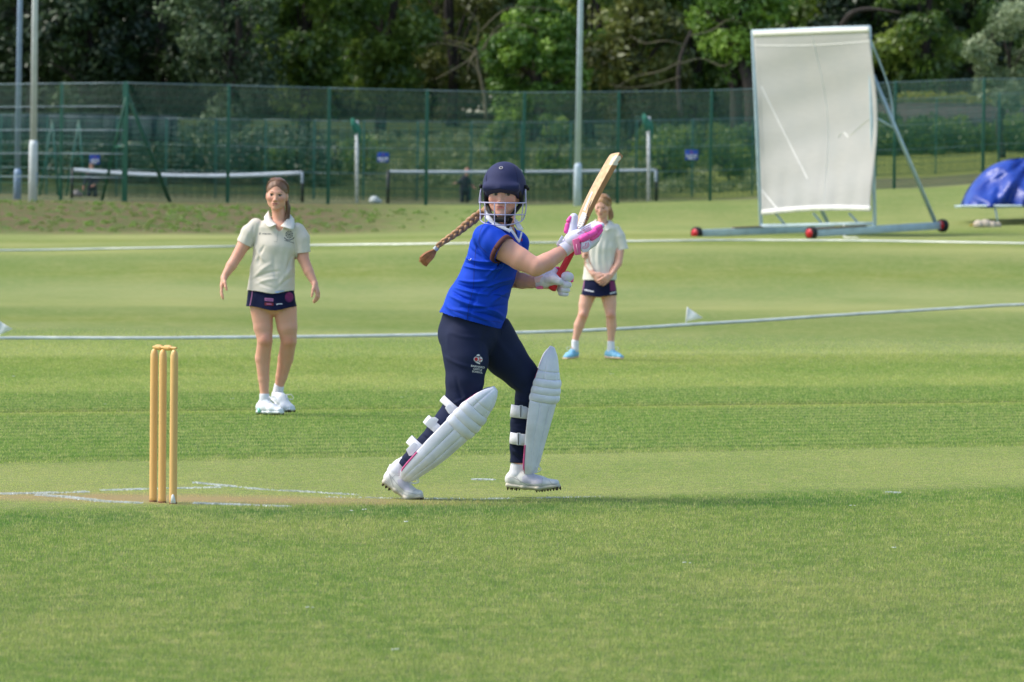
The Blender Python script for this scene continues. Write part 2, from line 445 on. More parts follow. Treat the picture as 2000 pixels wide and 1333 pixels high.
# scattered white flecks: clover flowers and petals
MBf = MB()
for px, py in [(690, 1006), (715, 1004), (1664, 996), (605, 1198), (775, 1281), (1746, 1079), (790, 1028), (1340, 1109), (205, 795), (25, 740), (452, 784), (1090, 752), (784, 781), (1488, 666), (1260, 700),
               (1195, 735)]:
    p = flat_pt(px, py); s = .004 + .002*random.random()
    for k in range(3):
        q = p + np.array([random.uniform(-.015, .015), random.uniform(-.02, .02), .02])
        MBf.box(q, (s*1.6, s, s*.7), [[cos(k), sin(k), 0], [-sin(k), cos(k), 0], [0, 0, 1]])
tag(MBf.build("clover_flowers", mat("petal", lin(215, 220, 205), .8)), kind='stuff', label='tiny white clover flowers and petals scattered in the grass', cat='flowers')

# ropes on the boundary
M_ROPE = mat("rope_white", lin(232, 234, 226), .8, .15, 3, .5, 80)
def rope(pts, r, name, label, seed):
    rr = np.random.default_rng(seed); P = []
    px = np.array(pts)
    xs = np.arange(px[0, 0], px[-1, 0], 22.0); yy = np.interp(xs, px[:, 0], px[:, 1])
    for x, y in zip(xs, yy):
        g = gnd(x, y); P.append(g)
    P = np.array(P)
    k = np.ones(5)/5
    for j in range(2):
        Q = P[:, j].copy(); Q[2:-2] = np.convolve(P[:, j], k, 'valid'); P[:, j] = Q
    P[:, 1] += rr.normal(0, .10, len(P)).cumsum()*.25
    P[:, 2] = hgt(P[:, 0], P[:, 1]) + r*.9
    return tag(MB().tube(P, r, 8, sub=3).build(name, M_ROPE, smooth=True), label, 'rope')
rope([(-700, 668), (0, 664), (300, 664), (600, 661), (850, 657), (1100, 650), (1250, 643), (1340, 637), (1500, 627), (1700, 614), (1850, 605), (2060, 593), (2600, 560)], .019, "boundary_rope", "white boundary rope crossing the field behind the two fielders", 1)
rope([(-700, 500), (0, 491), (100, 490), (300, 486), (420, 484), (700, 480), (1000, 477), (1250, 473), (1450, 471), (1650, 472), (1800, 474), (2060, 479), (2600, 492)], .018, "boundary_rope", "far white rope lying in front of the white sight screen wheels", 2)
# flags
M_FLAG = mat("flag_cloth", lin(226, 230, 226), .7, .05)
M_WHITE = mat("white_paint", lin(222, 224, 222), .5, .05)
def flag(px, py, pyt, tip, label, Y):
    b = gnd(px, py); Y = b[1]
    e = empty("boundary_flag", b); tag(e, label, 'flag', 'white marker flags on the boundary')
    t = at(px + 4, pyt, Y)
    MB().tube([b - (0, 0, .05), t], .008, 6).build("pole", M_WHITE, e)
    A = at(px + 4, pyt + 1, Y); B = at(tip[0], tip[1], Y); Cc = at(px + 1, py - 7, Y); G = []
    for i in range(9):
        s = i/8; row = []
        for j in range(5):
            q = (A*(1-j/4) + Cc*(j/4))*(1-s) + B*s; q = q + np.array([0, .008*sin(s*7+j*.8), 0]); row.append(q)
        G.append(row)
    MB().grid(G).build("pennant", M_FLAG, e, True, solid=.004)
flag(1339, 636, 600, (1372, 621), "small white triangular flag on the rope, below and left of the sight screen", 60)
flag(-6, 664, 626, (24, 643), "white triangular flag cut off by the left edge of the photo", 57)
# ------------------------------------------------------------ fences, nets, poles
M_GREEN = mat("fence_green", lin(24, 88, 66), .45, .12, 6)
M_GREEN2 = mat("fence_green_far", lin(34, 98, 86), .5, .12, 6)
M_GALV = mat("galvanised", lin(176, 186, 192), .45, .10, 5, metal=.35)
M_GALV2 = mat("galvanised_dull", lin(140, 158, 168), .55, .12, 5, metal=.2)
def fence(name, label, tops, H, mat_, pw, bright=None, wire=.006, step=.05, brace=None):
    """tops: list of (px, Y); posts with welded mesh panels between them"""
    P = [onground(px, Y) for px, Y in tops]
    e = empty(name, P[0]); tag(e, label, 'fence')
    for p in P:
        MB().box(p + (0, 0, H/2 - .3), (pw, pw, H + .6)).build("post", mat_, e, bevel=.008)
    for a, b in zip(P[:-1], P[1:]):
        L = np.linalg.norm((b-a)[:2]); n = max(2, int(L/step)); d = (b-a)/L
        mb = MB(); off = np.array([0, -pw*.55, 0])
        for k in range(1, n):
            q = a + (b-a)*k/n + off
            mb.box(q + (0, 0, H/2), (wire, wire, H - .04))
        for k in range(int(H/.2)+1):
            z = min(H-.02, .03 + k*.2)
            mb.bar(a + off*1.15 + (0, 0, z), b + off*1.15 + (0, 0, z), wire*1.2)
        mb.build("mesh_panel", mat_, e)
        if bright is not None:
            for z in bright:
                mb = MB(); mb.bar(a + off*1.4 + (0, 0, z), b + off*1.4 + (0, 0, z), .016); mb.build("rail", M_GALV2, e)
    return e, P
near = [(245, 131), (444, 132.5), (640, 134), (831, 135.5), (1021, 137), (1205, 139), (1386, 141), (1565, 143.5), (1745, 146), (1918, 149), (2090, 152), (2260, 155), (2430, 158), (2600, 161)]
e, P = fence("tennis_court_fence", "tall green welded mesh fence along the near side of the tennis courts", near, 3.02, M_GREEN, .085, bright=[2.99], wire=.009)
left = [(-900, 145), (-780, 143.6), (-660, 142.3), (-540, 141), (-420, 139.7), (-300, 138.3), (-180, 137), (-10, 135), (118, 133), (240, 131.3)]
e2, P2 = fence("tennis_court_fence", "left wing of the green mesh fence behind the two lamp columns, with pale rails", left, 3.02, M_GREEN, .085, bright=[2.99, 2.4, 1.8, 1.2, .6])
c = P[0]
for q, nm in (((-.72, 1.2, 0), 0), ((1.05, 1.6, 0), 0)):
    f = c + np.array(q); f[2] = float(hgt(f[0], f[1]))
    MB().bar(c + (0, .06, 2.72), f - (0, 0, .1), .07).build("brace", M_GREEN, e)
    MB().bar(c + (0, .07, 1.4), c + (f-c)*.48 + (0, 0, 1.38-(f-c)[2]*.48), .05).build("brace_rail", M_GREEN, e)
far = [(-160, 198), (0, 196.5), (90, 196), (226, 195.5), (323, 195), (420, 195), (516, 195), (612, 195), (709, 195), (814, 195.5), (918, 196), (1016, 196.5), (1113, 197), (1241, 198), (1350, 199), (1468, 200), (1590, 201), (1710, 202), (1826, 203), (1948, 204), (2070, 205), (2190, 206)]
ef, Pf = fence("back_fence", "green mesh fence at the far side of the tennis courts in front of the hedge", far, 3.0, M_GREEN2, .07, bright=[2.97, 1.95, 1.0], wire=.011, step=.075)
# dark wind netting on the far left of the far fence, with its frame
mb = MB()
for k in range(14):
    a = onground(-160 + k*36, 199.6); 
    mb.box(a + (.354, .04*(k % 2), 2.4 + .02*sin(k)), (.71, .02, 1.0))
tag(mb.build("wind_netting", mat("navy_net", lin(22, 36, 46), .9)), 'dark navy wind netting behind the far fence at the left, under the dark trees', 'netting')
for px in (100, 152):
    a = onground(px, 193.5); t = empty("goal_frame", a)
    tag(t, "blue green A-frame standing behind the fence, %s" % ("left one of the pair by the lamp columns" if px == 100 else "right one of the pair by the lamp columns"), 'frame', 'A-frames inside the courts')
    for s in (-.45, .25):
        MB().bar(a + (s, 0, 0), a + (0, 0, 2.85), .07).build("leg", M_GREEN2, t)
    MB().bar(a + (-.2, 0, 1.5), a + (.12, 0, 1.5), .05).build("crossbar", M_GREEN2, t)
# tennis nets
M_BAND = mat("net_band", lin(186, 198, 210), .7, .06, 3, .3, 12, .02)
M_NET = mat("net_cord", lin(28, 40, 40), .8)
M_POST = mat("net_post", lin(30, 32, 38), .5)
def net(x0, Y0, x1, Y1, H0, sag, label, band=.11, padded=True):
    a = onground(x0, Y0); b = onground(x1, Y1); e = empty("tennis_net", a); tag(e, label, 'net', 'tennis nets')
    for k, q in enumerate((a, b)):
        MB().tube([q, q + (0, 0, H0)], .055, 10).build("post", M_POST, e, True)
    t = np.linspace(0, 1, 41)[:, None]
    L = a + (b-a)*t; Zt = H0 - sag*4*t[:, 0]*(1-t[:, 0])
    G = [[L[i] + (0, .012*sin(i*1.1), Zt[i] + (0.0 if j == 0 else -band)) for j in range(2)] for i in range(41)]
    MB().grid(G).build("head_band", M_BAND, e, True, solid=.03)
    mb = MB()
    for i in range(0, 160):
        q = a + (b-a)*(i/160); z = H0 - sag*4*(i/160)*(1-i/160)
        mb.box(q + (0, .03, z/2), (.008, .008, z))
    for k in range(1, 10):
        for i in range(0, 40, 4):
            mb.bar(L[i] + (0, .03, Zt[i]*k/10), L[i+4 if i+4 < 41 else 40] + (0, .03, Zt[min(i+4, 40)]*k/10), .008)
    mb.build("netting", M_NET, e)
    MB().box(b + (-.02, -.03, H0*.78), (.09, .07, .38)).build("label_pad", M_BAND, e, bevel=.02)
net(140, 178, 590, 174, 1.06, .16, "tennis net with a sagging thick white band, behind the girl with open arms", .13)
net(757, 172, 1281, 170, 1.10, .03, "tennis net with a straight thin white band, behind the batter's helmet", .085)
# lamp columns
def column(px, Y, r, pxt, sleeve_py, label, m_):
    b = onground(px, Y); t = at(pxt, -60, Y); d = (t-b)/np.linalg.norm(t-b)
    e = empty("lamp_column", b); tag(e, label, 'lamp column', 'lamp columns around the courts')
    s = at(px + .016*(392-sleeve_py), sleeve_py, Y)
    MB().lathe([(r*1.25, -.2), (r*1.22, np.linalg.norm(s-b)-.08), (r*1.0, np.linalg.norm(s-b)+.04)], b, d, 16).build("base_sleeve", m_, e, True)
    MB().tube([s, t, t + d*4], [r*.96, r*.8, r*.7], 16).build("shaft", m_, e, True)
    MB().box(t + d*4, (.5, .3, .12)).build("lamp_head", M_GALV2, e, bevel=.03)
    MB().box(b + (r*1.1, -.02, .55), (.03, .12, .35)).build("service_door", M_GALV2, e, bevel=.01)
column(63.5, 127.5, .088, 69, 278, "thick pale steel lamp column, front one of the pair at the left edge", mat("pale_steel", lin(204, 210, 208), .6, .08, 4))
column(33, 146, .085, 40, 333, "bluish steel lamp column, rear one of the pair at the left edge", mat("blue_steel", lin(150, 172, 196), .5, .1, 4, metal=.1))
column(1127, 134.4, .082, 1135, 322, "tall steel lamp column between the batter's helmet and the bat", mat("mid_steel", lin(186, 200, 212), .6, .08, 4))
def wpost(px, Y, pyt, label):
    b = onground(px, Y); t = at(px+1, pyt, Y); e = empty("netting_post", b); tag(e, label, 'post', 'pale posts with green net bags')
    MB().tube([b, t], .055, 10).build("shaft", M_WHITE, e, True)
    mb = MB()
    for k in range(7):
        q = t + np.array([-.14 + .04*k, -.06*(k % 2), -.05*k + .03*sin(k*3)])
        mb.lathe([(.01, .1), (.07, .04), (.06, -.12), (.02, -.25 - .03*k)], q, (0.1*sin(k), 0, 1), 7)
    mb.build("rolled_net", mat("green_net", lin(24, 110, 90), .8), e, True)
    MB().bar(t + (-.02, 0, 0), t + (-.45, 0, -.03), .03).build("arm", M_GREEN2, e)
wpost(696, 171, 236, "pale post with green net bag, left of the small blue sign in the centre")
wpost(1266, 163, 228, "pale post with green net bag, right of the tall central lamp column")
# blue signs
M_SIGN = mat("sign_blue", lin(22, 62, 170), .4, .03); M_SW = mat("sign_white", lin(220, 226, 236), .5, .03); M_SR = mat("sign_red", lin(190, 60, 70), .5, .03)
for px, py, Y, w_, h_, lab in [(748, 308, 194.2, 23, 19, "blue and white notice on the far fence beside the pale post"), (1351, 303, 197.6, 26, 20, "blue and white notice on the far fence left of the sight screen"), (185, 312, 194.2, 20, 18, "blue notice behind the head of the standing coach")]:
    k = Y/F; c = at(px, py, Y); e = empty("notice_sign", c); tag(e, lab, 'sign', 'blue notices on the far fence')
    MB().box(c, (w_*k, .02, h_*k)).build("board", M_SIGN, e, bevel=.004)
    mb = MB()
    for i in range(5): mb.box(c + ((-.34+.17*i)*w_*k, -.014, -.12*h_*k), (.11*w_*k, .004, .28*h_*k))
    mb.box(c + (0, -.014, -.36*h_*k), (.5*w_*k, .004, .1*h_*k)); mb.build("lettering", M_SW, e)
    MB().lathe([(.06*w_*k, 0), (.06*w_*k, .004)], c + (0, -.012, .24*h_*k), (0, -1, 0), 10).build("roundel", M_SR, e)

# ------------------------------------------------------------ sight screen
M_FRAME = mat("screen_frame", lin(178, 198, 204), .5, .12, 5, metal=.15)
m = NT("screen_cloth"); tc = m.n("ShaderNodeTexCoord").outputs['Object']
mp = m.n("ShaderNodeMapping"); mp.inputs['Scale'].default_value = (3, 3, 30); m.l(tc, mp.inputs[0])
cc = m.mix(m.noise(mp.outputs[0], 1.2, 4), lin(198, 197, 192), lin(212, 211, 207)); cc = m.mix(m.ramp(m.noise(tc, 1.2, 3), [(.4, 0.0), (.7, .45)]), cc, lin(192, 195, 194))
m.t.nodes.remove(m.b); df = m.n("ShaderNodeBsdfDiffuse"); tr = m.n("ShaderNodeBsdfTranslucent"); ms = m.n("ShaderNodeMixShader"); ms.inputs[0].default_value = .3
m.l(cc, df.inputs[0]); m.l(cc, tr.inputs[0]); m.l(df.outputs[0], ms.inputs[1]); m.l(tr.outputs[0], ms.inputs[2]); m.l(ms.outputs[0], m.out.inputs[0])
M_CLOTH = m.m
M_HEM = mat("screen_hem", lin(224, 224, 216), .8, .04)
PL = at(1487, 442, 107.6); PR = at(1709, 437, 104.8)
TL = at(1470, 62, 107.6); TR = at(1698, 53, 104.8)
e = empty("sight_screen", PL); tag(e, "white cloth cricket sight screen on a wheeled grey steel frame", 'sight screen')
eb = (PR - PL); eb[2] = 0; eb /= np.linalg.norm(eb)
bd = np.array([-eb[1], eb[0], 0])
if bd[1] < 0: bd = -bd
MB().bar(PL - (0, 0, .1), TL, .075).build("upright", M_FRAME, e, bevel=.01)
MB().bar(PR - (0, 0, .1), TR, .075).build("upright", M_FRAME, e, bevel=.01)
MB().bar(TL, TR, .07).build("top_rail", M_FRAME, e)
MB().bar(PL + (0, 0, .0), PR + (0, 0, .0), .07).build("bottom_rail", M_FRAME, e)
WA_, WB_, WC_ = at(1358, 457, 1), 0, 0
def along(P, px):
    lo, hi = -5.0, 5.0
    for _ in range(50):
        mid = (lo+hi)/2
        if to_px(P + bd*mid)[0] < px: lo = mid
        else: hi = mid
    return P + bd*lo
beams = []
for P0, xa, xb in ((PL, 1366, 1628), (PR, 1590, 1836)):
    A = along(P0, xa); B = along(P0, xb)
    A[2] = float(hgt(A[0], A[1])) + .15; B[2] = float(hgt(B[0], B[1])) + .15
    A[2] = max(A[2], 0)
    beams.append((A, B))
ya = [457, 457]; yb = [441, 441]
for (A, B), y0_, y1_, in zip(beams, (456, 456), (446, 441)):
    A[2] = at(to_px(A)[0], y0_, A[1])[2]; B[2] = at(to_px(B)[0], y1_, B[1])[2]
    MB().bar(A, B, .08, .15).build("base_beam", M_FRAME, e, bevel=.01)
M_WR = mat("wheel_red", lin(190, 22, 34), .4, .05); M_TY = mat("tyre_black", lin(28, 28, 30), .8)
for k, (q, s) in enumerate(((beams[0][0], -1), (beams[1][0], -1), (beams[1][1], 1))):
    ax = np.array([-.55, -.83, 0.0]) if k < 2 else np.array([-.55, -.83, 0])
    ax = -np.array([0.75, 0.66, 0]); ax /= np.linalg.norm(ax)
    cc_ = q + bd*s*.07 + np.array([0, -.02, -.0])
    t = MB().lathe([(.095, -.06), (.13, -.05), (.135, 0), (.13, .05), (.095, .06)], cc_, ax, 20).build("wheel", M_TY, e, True)
    mb = MB(); mb.lathe([(.02, .068), (.092, .064), (.092, -.064), (.02, -.068)], cc_, ax, 20)
    mb.lathe([(.03, .085), (.03, -.085)], cc_, ax, 10); mb.build("rim", M_WR, t)
# braces behind: slanted struts on both sides
for P0, T0, (A, B), pyh in ((PR, TR, beams[1], 150), (PL, TL, beams[0], 160)):
    f = (442-pyh)/(442-57.0); h_ = P0 + (T0-P0)*f
    foot = B - bd*.12 + (0, 0, .05)
    MB().bar(h_ + bd*.05, foot, .06).build("brace", M_FRAME, e)
    mid = h_ + (foot-h_)*.36
    MB().bar(mid, P0 + (T0-P0)*(.55), .035).build("brace", M_FRAME, e)
    MB().tube([T0 - (0, 0, .2), (T0*.4+mid*.6) + bd*.12, mid], .018, 6, sub=4).build("guy_rope", M_FRAME, e, True)
for px, py0, py1 in ((1525, 442, 418), (1598, 437, 416), (1668, 438, 417)):
    f = (px-1487)/(1709-1487); q = PL + (PR-PL)*f; b_2 = q + bd*.15
    MB().bar(b_2, at(px-10, py1, b_2[1]), .045).build("strut", M_FRAME, e)
# boards lying on the beams
for (A, B), t0_, t1_ in ((beams[0], .25, .48), (beams[1], -.02, .4)):
    a = A + (B-A)*max(t0_, .0) + (0, 0, .09); b = A + (B-A)*t1_ + (0, 0, .09)
    MB().bar(a, b, .12, .025).build("plank", mat("plank_wood", lin(120, 100, 78), .8, .2), e)
# the cloth, billowing away from the frame
G = []; nu, nv = 49, 71
for i in range(nv):
    v = i/(nv-1); row = []
    for j in range(nu):
        u = j/(nu-1)
        xl = 1471 + 16*v + 3*sin(v*pi*.9); xr = 1697 + 3*v + 15*sin(pi*min(1, v*1.02))**1.5*(1 if v < .95 else .6)
        yt = 62 - 9*u; yb_ = 421 - 8*u - 5*sin(u*pi)
        px = xl + (xr-xl)*u; py = yt + (yb_-yt)*v
        Y = 107.4 + (104.6-107.4)*u
        bil = .30*sin(pi*v)**1.1*sin(pi*u)**.6
        wr = .010*sin(u*40 + v*6)*(max(0, v-.6)/.4)**1.5 + .03*sin(u*14 - v*9)*(max(0, v-.5))*.8 + .014*sin(v*30+u*5)*.25
        crease_ = 0
        row.append(at(px, py, Y) + bd*bil*.0 + np.array([0, 1, 0])*(bil + wr*2.4 + crease_))
    G.append(row)
G = np.array(G)
cloth = MB().grid(G).build("screen_cloth", M_CLOTH, e, True, solid=.006)
cl_w = np.array(e.location)
def strip(name, rows, off, parent, mt, th=.008):
    g = G[rows[0]:rows[1]].copy(); g[..., 1] += off
    return MB().grid(g).build(name, mt, parent, True, solid=th)
strip("hem", (0, 3), -.012, cloth, M_HEM, .02); strip("hem", (nv-3, nv), -.012, cloth, M_HEM, .03)
M_SEAM = mat("screen_seam", lin(224, 223, 218), .9, .03)
def seam(pts, r=.008):
    P = []
    for u, v in pts:
        i = v*(nv-1); j = u*(nu-1); i0 = int(min(i, nv-2)); j0 = int(min(j, nu-2)); fi = i-i0; fj = j-j0
        q = (G[i0, j0]*(1-fi)+G[i0+1, j0]*fi)*(1-fj) + (G[i0, j0+1]*(1-fi)+G[i0+1, j0+1]*fi)*fj
        P.append(q + (0, -.014, 0))
    P = np.array(P); T_ = np.gradient(P, axis=0); S_ = np.cross(T_, (0, 1, 0)); S_ /= np.linalg.norm(S_, axis=1)[:, None]
    MB().grid([[p - s_*r*1.0, p + s_*r*1.0] for p, s_ in zip(P, S_)]).build("seam", M_SEAM, cloth, True)
seam([(.50 + .06*t + .06*sin(t*3.1), t) for t in np.linspace(.02, .95, 30)], .012)
seam([(t, .075 + .012*sin(t*3)) for t in np.linspace(.0, 1, 20)], .010)
seam([(.04 + .38*t, .30 + .52*t + .02*sin(t*3)) for t in np.linspace(0, 1, 16)], .011)
seam([(.0 + .14*t, .86 + .11*t) for t in np.linspace(0, 1, 8)], .013)
seam([(.68 + .08*t, .60 - .03*sin(t*pi)) for t in np.linspace(0, 1, 6)] + [(.76 + .2*t, .60 - .115*t) for t in np.linspace(0.1, 1, 8)], .012)
# loose rope hanging to the grass
a = at(1648, 440, 105.3); g = onground(1650, 103.6, .02)
tag(MB().tube([a, (a+g)/2 + (.02, 0, -.05), g, g + (.25, -.3, 0)], .012, 6, sub=4).build("rope_tail", M_ROPE, smooth=True), "thin pale rope tail hanging from the sight screen base to the boundary rope", 'rope')

# ------------------------------------------------------------ blue covers at the right
m = NT("tarpaulin"); tc = m.n("ShaderNodeTexCoord").outputs['Object']
m.l(m.ramp(m.noise(tc, 2.5, 4), [(.3, lin(18, 50, 140)), (.7, lin(30, 70, 168))]), m.b.inputs['Base Color']); m.b.inputs['Roughness'].default_value = .38
m.bump(m.noise(tc, 5, 5), .5, .05); M_TARP = m.m
YT = 112.0
e = empty("pitch_cover", onground(2000, YT)); tag(e, "wheeled pitch cover under a domed bright blue tarpaulin at the right edge", 'pitch cover')
prof = [(1881, 401), (1884, 388), (1893, 370), (1907, 352), (1925, 334), (1945, 321), (1968, 313), (1990, 310), (2020, 309), (2070, 310), (2130, 316), (2200, 330)]
pp, _ = smooth_path(np.array(prof, float), np.ones(len(prof)), 4)
G = []
for i, (px, py) in enumerate(pp):
    row = []; 
    ybm = np.interp(px, [1881, 1900, 1935, 2000, 2200], [402, 403, 407, 404, 402])
    for j in range(25):
        v = j/24; y_ = py + (max(ybm, py+1)-py)*v
        dd = -.9*sin(v*pi/2)**.8*min(1, (i+1)/10)**.6
        fold = .16*sin(v*4.1 - i*.21 + 1)*sin(i*.27+.6) + .07*sin(i*.83+v*6+sin(i*.31)*2)*v + .06*abs(sin(i*.37 - v*2.3 + sin(v*4)))
        ra = math.atan2(y_-300, 2025-px); fold += .16*(abs(sin(ra*7.3+.4))-.6) + .07*abs(sin(ra*17+1))
        row.append(at(px, y_, YT) + np.array([0, dd + fold*min(1, i/8), 0]))
    G.append(row)
G = np.array(G); back = G[:, ::-1].copy(); 
mb = MB(); mb.grid(G); 
Bk = G.copy(); Bk[..., 1] = 2*YT - Bk[..., 1] + .4; mb.grid(Bk[:, ::-1])
mb.build("tarpaulin", M_TARP, e, True, solid=.01)
mb = MB(); a = at(1882, 403, YT-1.0); b = at(2190, 402, YT-1.1); mb.bar(a, b, .05); mb.bar(a + (0, 2, 0), b + (0, 2, 0), .05); mb.bar(a, a + (0, 2, 0), .05); mb.build("frame", M_FRAME, e)
for px in (1950, 2140):
    g = onground(px, YT-1.0); t = at(px-7, 404, YT-1.0)
    MB().bar(g, t, .04).build("leg", M_FRAME, e)
b = onground(1921, 110.4); e = empty("sandbag", b); tag(e, "crumpled pale sandbag under the front corner of the blue cover", 'sandbag')
mb = MB()
for q, r in (((-.09, 0, .07), .12), ((.05, .02, .08), .13), ((.2, 0, .05), .10), ((.31, .03, .035), .07)):
    mb.lathe([(.01, .08), (r*.6, .07), (r, .02), (r*1.1, -.03), (r*.9, -.08)], b + np.array(q), (0.1, -.2, 1), 14)
mb.build("sack", mat("sack", lin(190, 178, 160), .9, .2, 14, .6, 20, .02), e, True)
MB().tube([b + (-.3, 0, .02), b + (-.18, -.02, .06), b + (-.05, 0, .03)], .02, 6, sub=3).build("cord", mat("cord_yellow", lin(176, 150, 70), .8), e)
for px, py, c_ in ((730, 396, (196, 204, 200)), (148, 383, (150, 140, 138))):
    b = onground(px, 168 if px > 500 else 190)
    mb = MB(); mb.lathe([(.05, 0), (.16, .02), (.17, .10), (.12, .2), (.03, .24)], b, (.1, 0, 1), 12); mb.lathe([(.05, 0), (.1, .03), (.09, .1), (.02, .14)], b + (.16, 0, 0), (-.2, 0, 1), 10)
    tag(mb.build("kit_bag", mat("kit_bag%d" % px, lin(*c_), .8, .15), smooth=True), "small %s bag on the ground %s" % (("white", "beside the left post of the central tennis net") if px > 500 else ("pinkish grey", "at the feet of the standing coach")), 'bag')

# ------------------------------------------------------------ woods
def leaf_mat(name, c1, c2, c3, trans=.35):
    m = NT(name); a = m.n("ShaderNodeAttribute", attribute_name='rnd').outputs['Fac']; cl = m.n("ShaderNodeAttribute", attribute_name='clump').outputs['Fac']
    c = m.mix(a, c1, c2); c = m.mix(m.ramp(cl, [(.45, 0.0), (.95, .9)]), c, c3)
    df = m.n("ShaderNodeBsdfDiffuse"); tr = m.n("ShaderNodeBsdfTranslucent"); ms = m.n("ShaderNodeMixShader"); ms.inputs[0].default_value = trans
    gl = m.n("ShaderNodeBsdfGlossy"); gl.inputs['Roughness'].default_value = .45; gl.inputs[0].default_value = (.8, .85, .8, 1); m2 = m.n("ShaderNodeMixShader"); m2.inputs[0].default_value = .04
    m.l(c, df.inputs[0]); m.l(c, tr.inputs[0]); m.l(df.outputs[0], ms.inputs[1]); m.l(tr.outputs[0], ms.inputs[2])
    m.l(ms.outputs[0], m2.inputs[1]); m.l(gl.outputs[0], m2.inputs[2]); m.l(m2.outputs[0], m.out.inputs[0])
    return m.m
L_DARK = leaf_mat("leaf_dark", lin(32, 50, 30), lin(46, 66, 38), lin(66, 88, 42), .25)  # dark evergreen colour, with the shade of the left trees put into it
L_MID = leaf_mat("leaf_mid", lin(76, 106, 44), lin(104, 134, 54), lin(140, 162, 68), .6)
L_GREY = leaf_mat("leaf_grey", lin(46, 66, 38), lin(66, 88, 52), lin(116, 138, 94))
L_BRIGHT = leaf_mat("leaf_bright", lin(73, 109, 37), lin(100, 138, 50), lin(142, 176, 69))
L_OLIVE = leaf_mat("leaf_olive", lin(76, 84, 40), lin(100, 106, 50), lin(126, 134, 66))
L_PALE = leaf_mat("leaf_pale", lin(88, 108, 70), lin(114, 132, 92), lin(158, 172, 132))
L_WEED = leaf_mat("leaf_weed", lin(98, 118, 66), lin(116, 134, 80), lin(158, 168, 122))
L_WOOD = leaf_mat("leaf_wood", lin(58, 82, 36), lin(80, 106, 44), lin(108, 130, 56), .35)
M_BARK = mat("bark", lin(54, 48, 42), .9, .3, 3, .8, 8, .05, stretch=(4, 4, .6))
M_BARE = mat("bare_wood", lin(92, 88, 66), .9, .2, 3)
def leaves(cl, n, size, flat=.5, seed=0):
    """cl: (k,4) clump centres and radii -> leaf quads"""
    r_ = np.random.default_rng(seed); k = len(cl); per = np.maximum(4, (n * (cl[:, 3]**2) / (cl[:, 3]**2).sum()).astype(int))
    ci = np.repeat(np.arange(k), per); N = len(ci)
    d = r_.normal(0, 1, (N, 3)); d[:, 2] = d[:, 2]*.8 + .15; d /= np.linalg.norm(d, axis=1)[:, None]
    rad = cl[ci, 3] * (r_.uniform(.35, 1, N)**.5) * r_.uniform(.8, 1.15, N)
    c = cl[ci, :3] + d * rad[:, None] * np.array([1, 1, .8])
    nn = d*.7 + r_.normal(0, .6, (N, 3)) + np.array([0, 0, .3]); nn /= np.linalg.norm(nn, axis=1)[:, None]
    t = np.cross(nn, r_.normal(0, 1, (N, 3))); t /= np.linalg.norm(t, axis=1)[:, None]; b = np.cross(nn, t)
    s = (size * r_.uniform(.55, 1.3, N))[:, None]
    V = np.stack([c - t*s, c + b*s*flat - t*s*.1, c + t*s, c - b*s*flat - t*s*.1], 1).reshape(-1, 3)
    cr = r_.uniform(0, 1, k)[ci]
    return V, np.arange(4*N).reshape(N, 4), np.repeat(r_.uniform(0, 1, N), 4), np.repeat(cr, 4)
def crown_obj(cl, n, size, m_, parent, name="crown", flat=.5, seed=0):
    V, Fc, a, b = leaves(cl, n, size, flat, seed)
    return mesh_obj(name, V, Fc, m_, parent, attrs={'rnd': ('POINT', 'FLOAT', a), 'clump': ('POINT', 'FLOAT', b)})
NT_ = [0]
def tree(px, Y, H, R, m_, label, n=9000, size=.17, low=.02, ncl=60, crad=(.5, 1.1), trunk=.22, dens=1.0, group='trees behind the tennis courts', shape=None):
    NT_[0] += 1; sd = 100 + NT_[0]; r_ = np.random.default_rng(sd)
    g = onground(px, Y); e = empty("tree", g); tag(e, label, 'tree', group)
    d = r_.normal(0, 1, (ncl, 3)); d /= np.linalg.norm(d, axis=1)[:, None]; rr = r_.uniform(.25, 1, ncl)**.45
    zc = H*(low + (1-low)/2); hz = H*(1-low)/2
    C = np.stack([d[:, 0]*rr*R, d[:, 1]*rr*R*.8, zc + d[:, 2]*rr*hz], 1)
    C[:, :2] *= (1 - .35*np.clip((C[:, 2:3]-zc)/hz, -1, 1)**2) * r_.uniform(.85, 1.15, (ncl, 1))
    C += g; C[:, 2] = np.maximum(C[:, 2], g[2] + .5)
    cl = np.concatenate([C, r_.uniform(crad[0], crad[1], (ncl, 1))], 1)
    crown_obj(cl, n, size, m_, e, seed=sd)
    mb = MB(); top = g + (r_.normal(0, .4), 0, H*.8)
    mb.tube([g - (0, 0, .3), g + (r_.normal(0, .15), 0, H*.25), g + (r_.normal(0, .3), 0, H*.5), top], [trunk*1.25, trunk, trunk*.7, trunk*.2], 8, sub=3)
    for k in range(9):
        c_ = C[k*ncl//9]; s_ = g + (top-g)*r_.uniform(.2, .6)
        mb.tube([s_, (s_+c_)/2 + (0, 0, .3), c_], [trunk*.4, trunk*.25, .03], 6, sub=3)
    mb.build("trunk", M_BARK, e, True)
    return e
T = tree
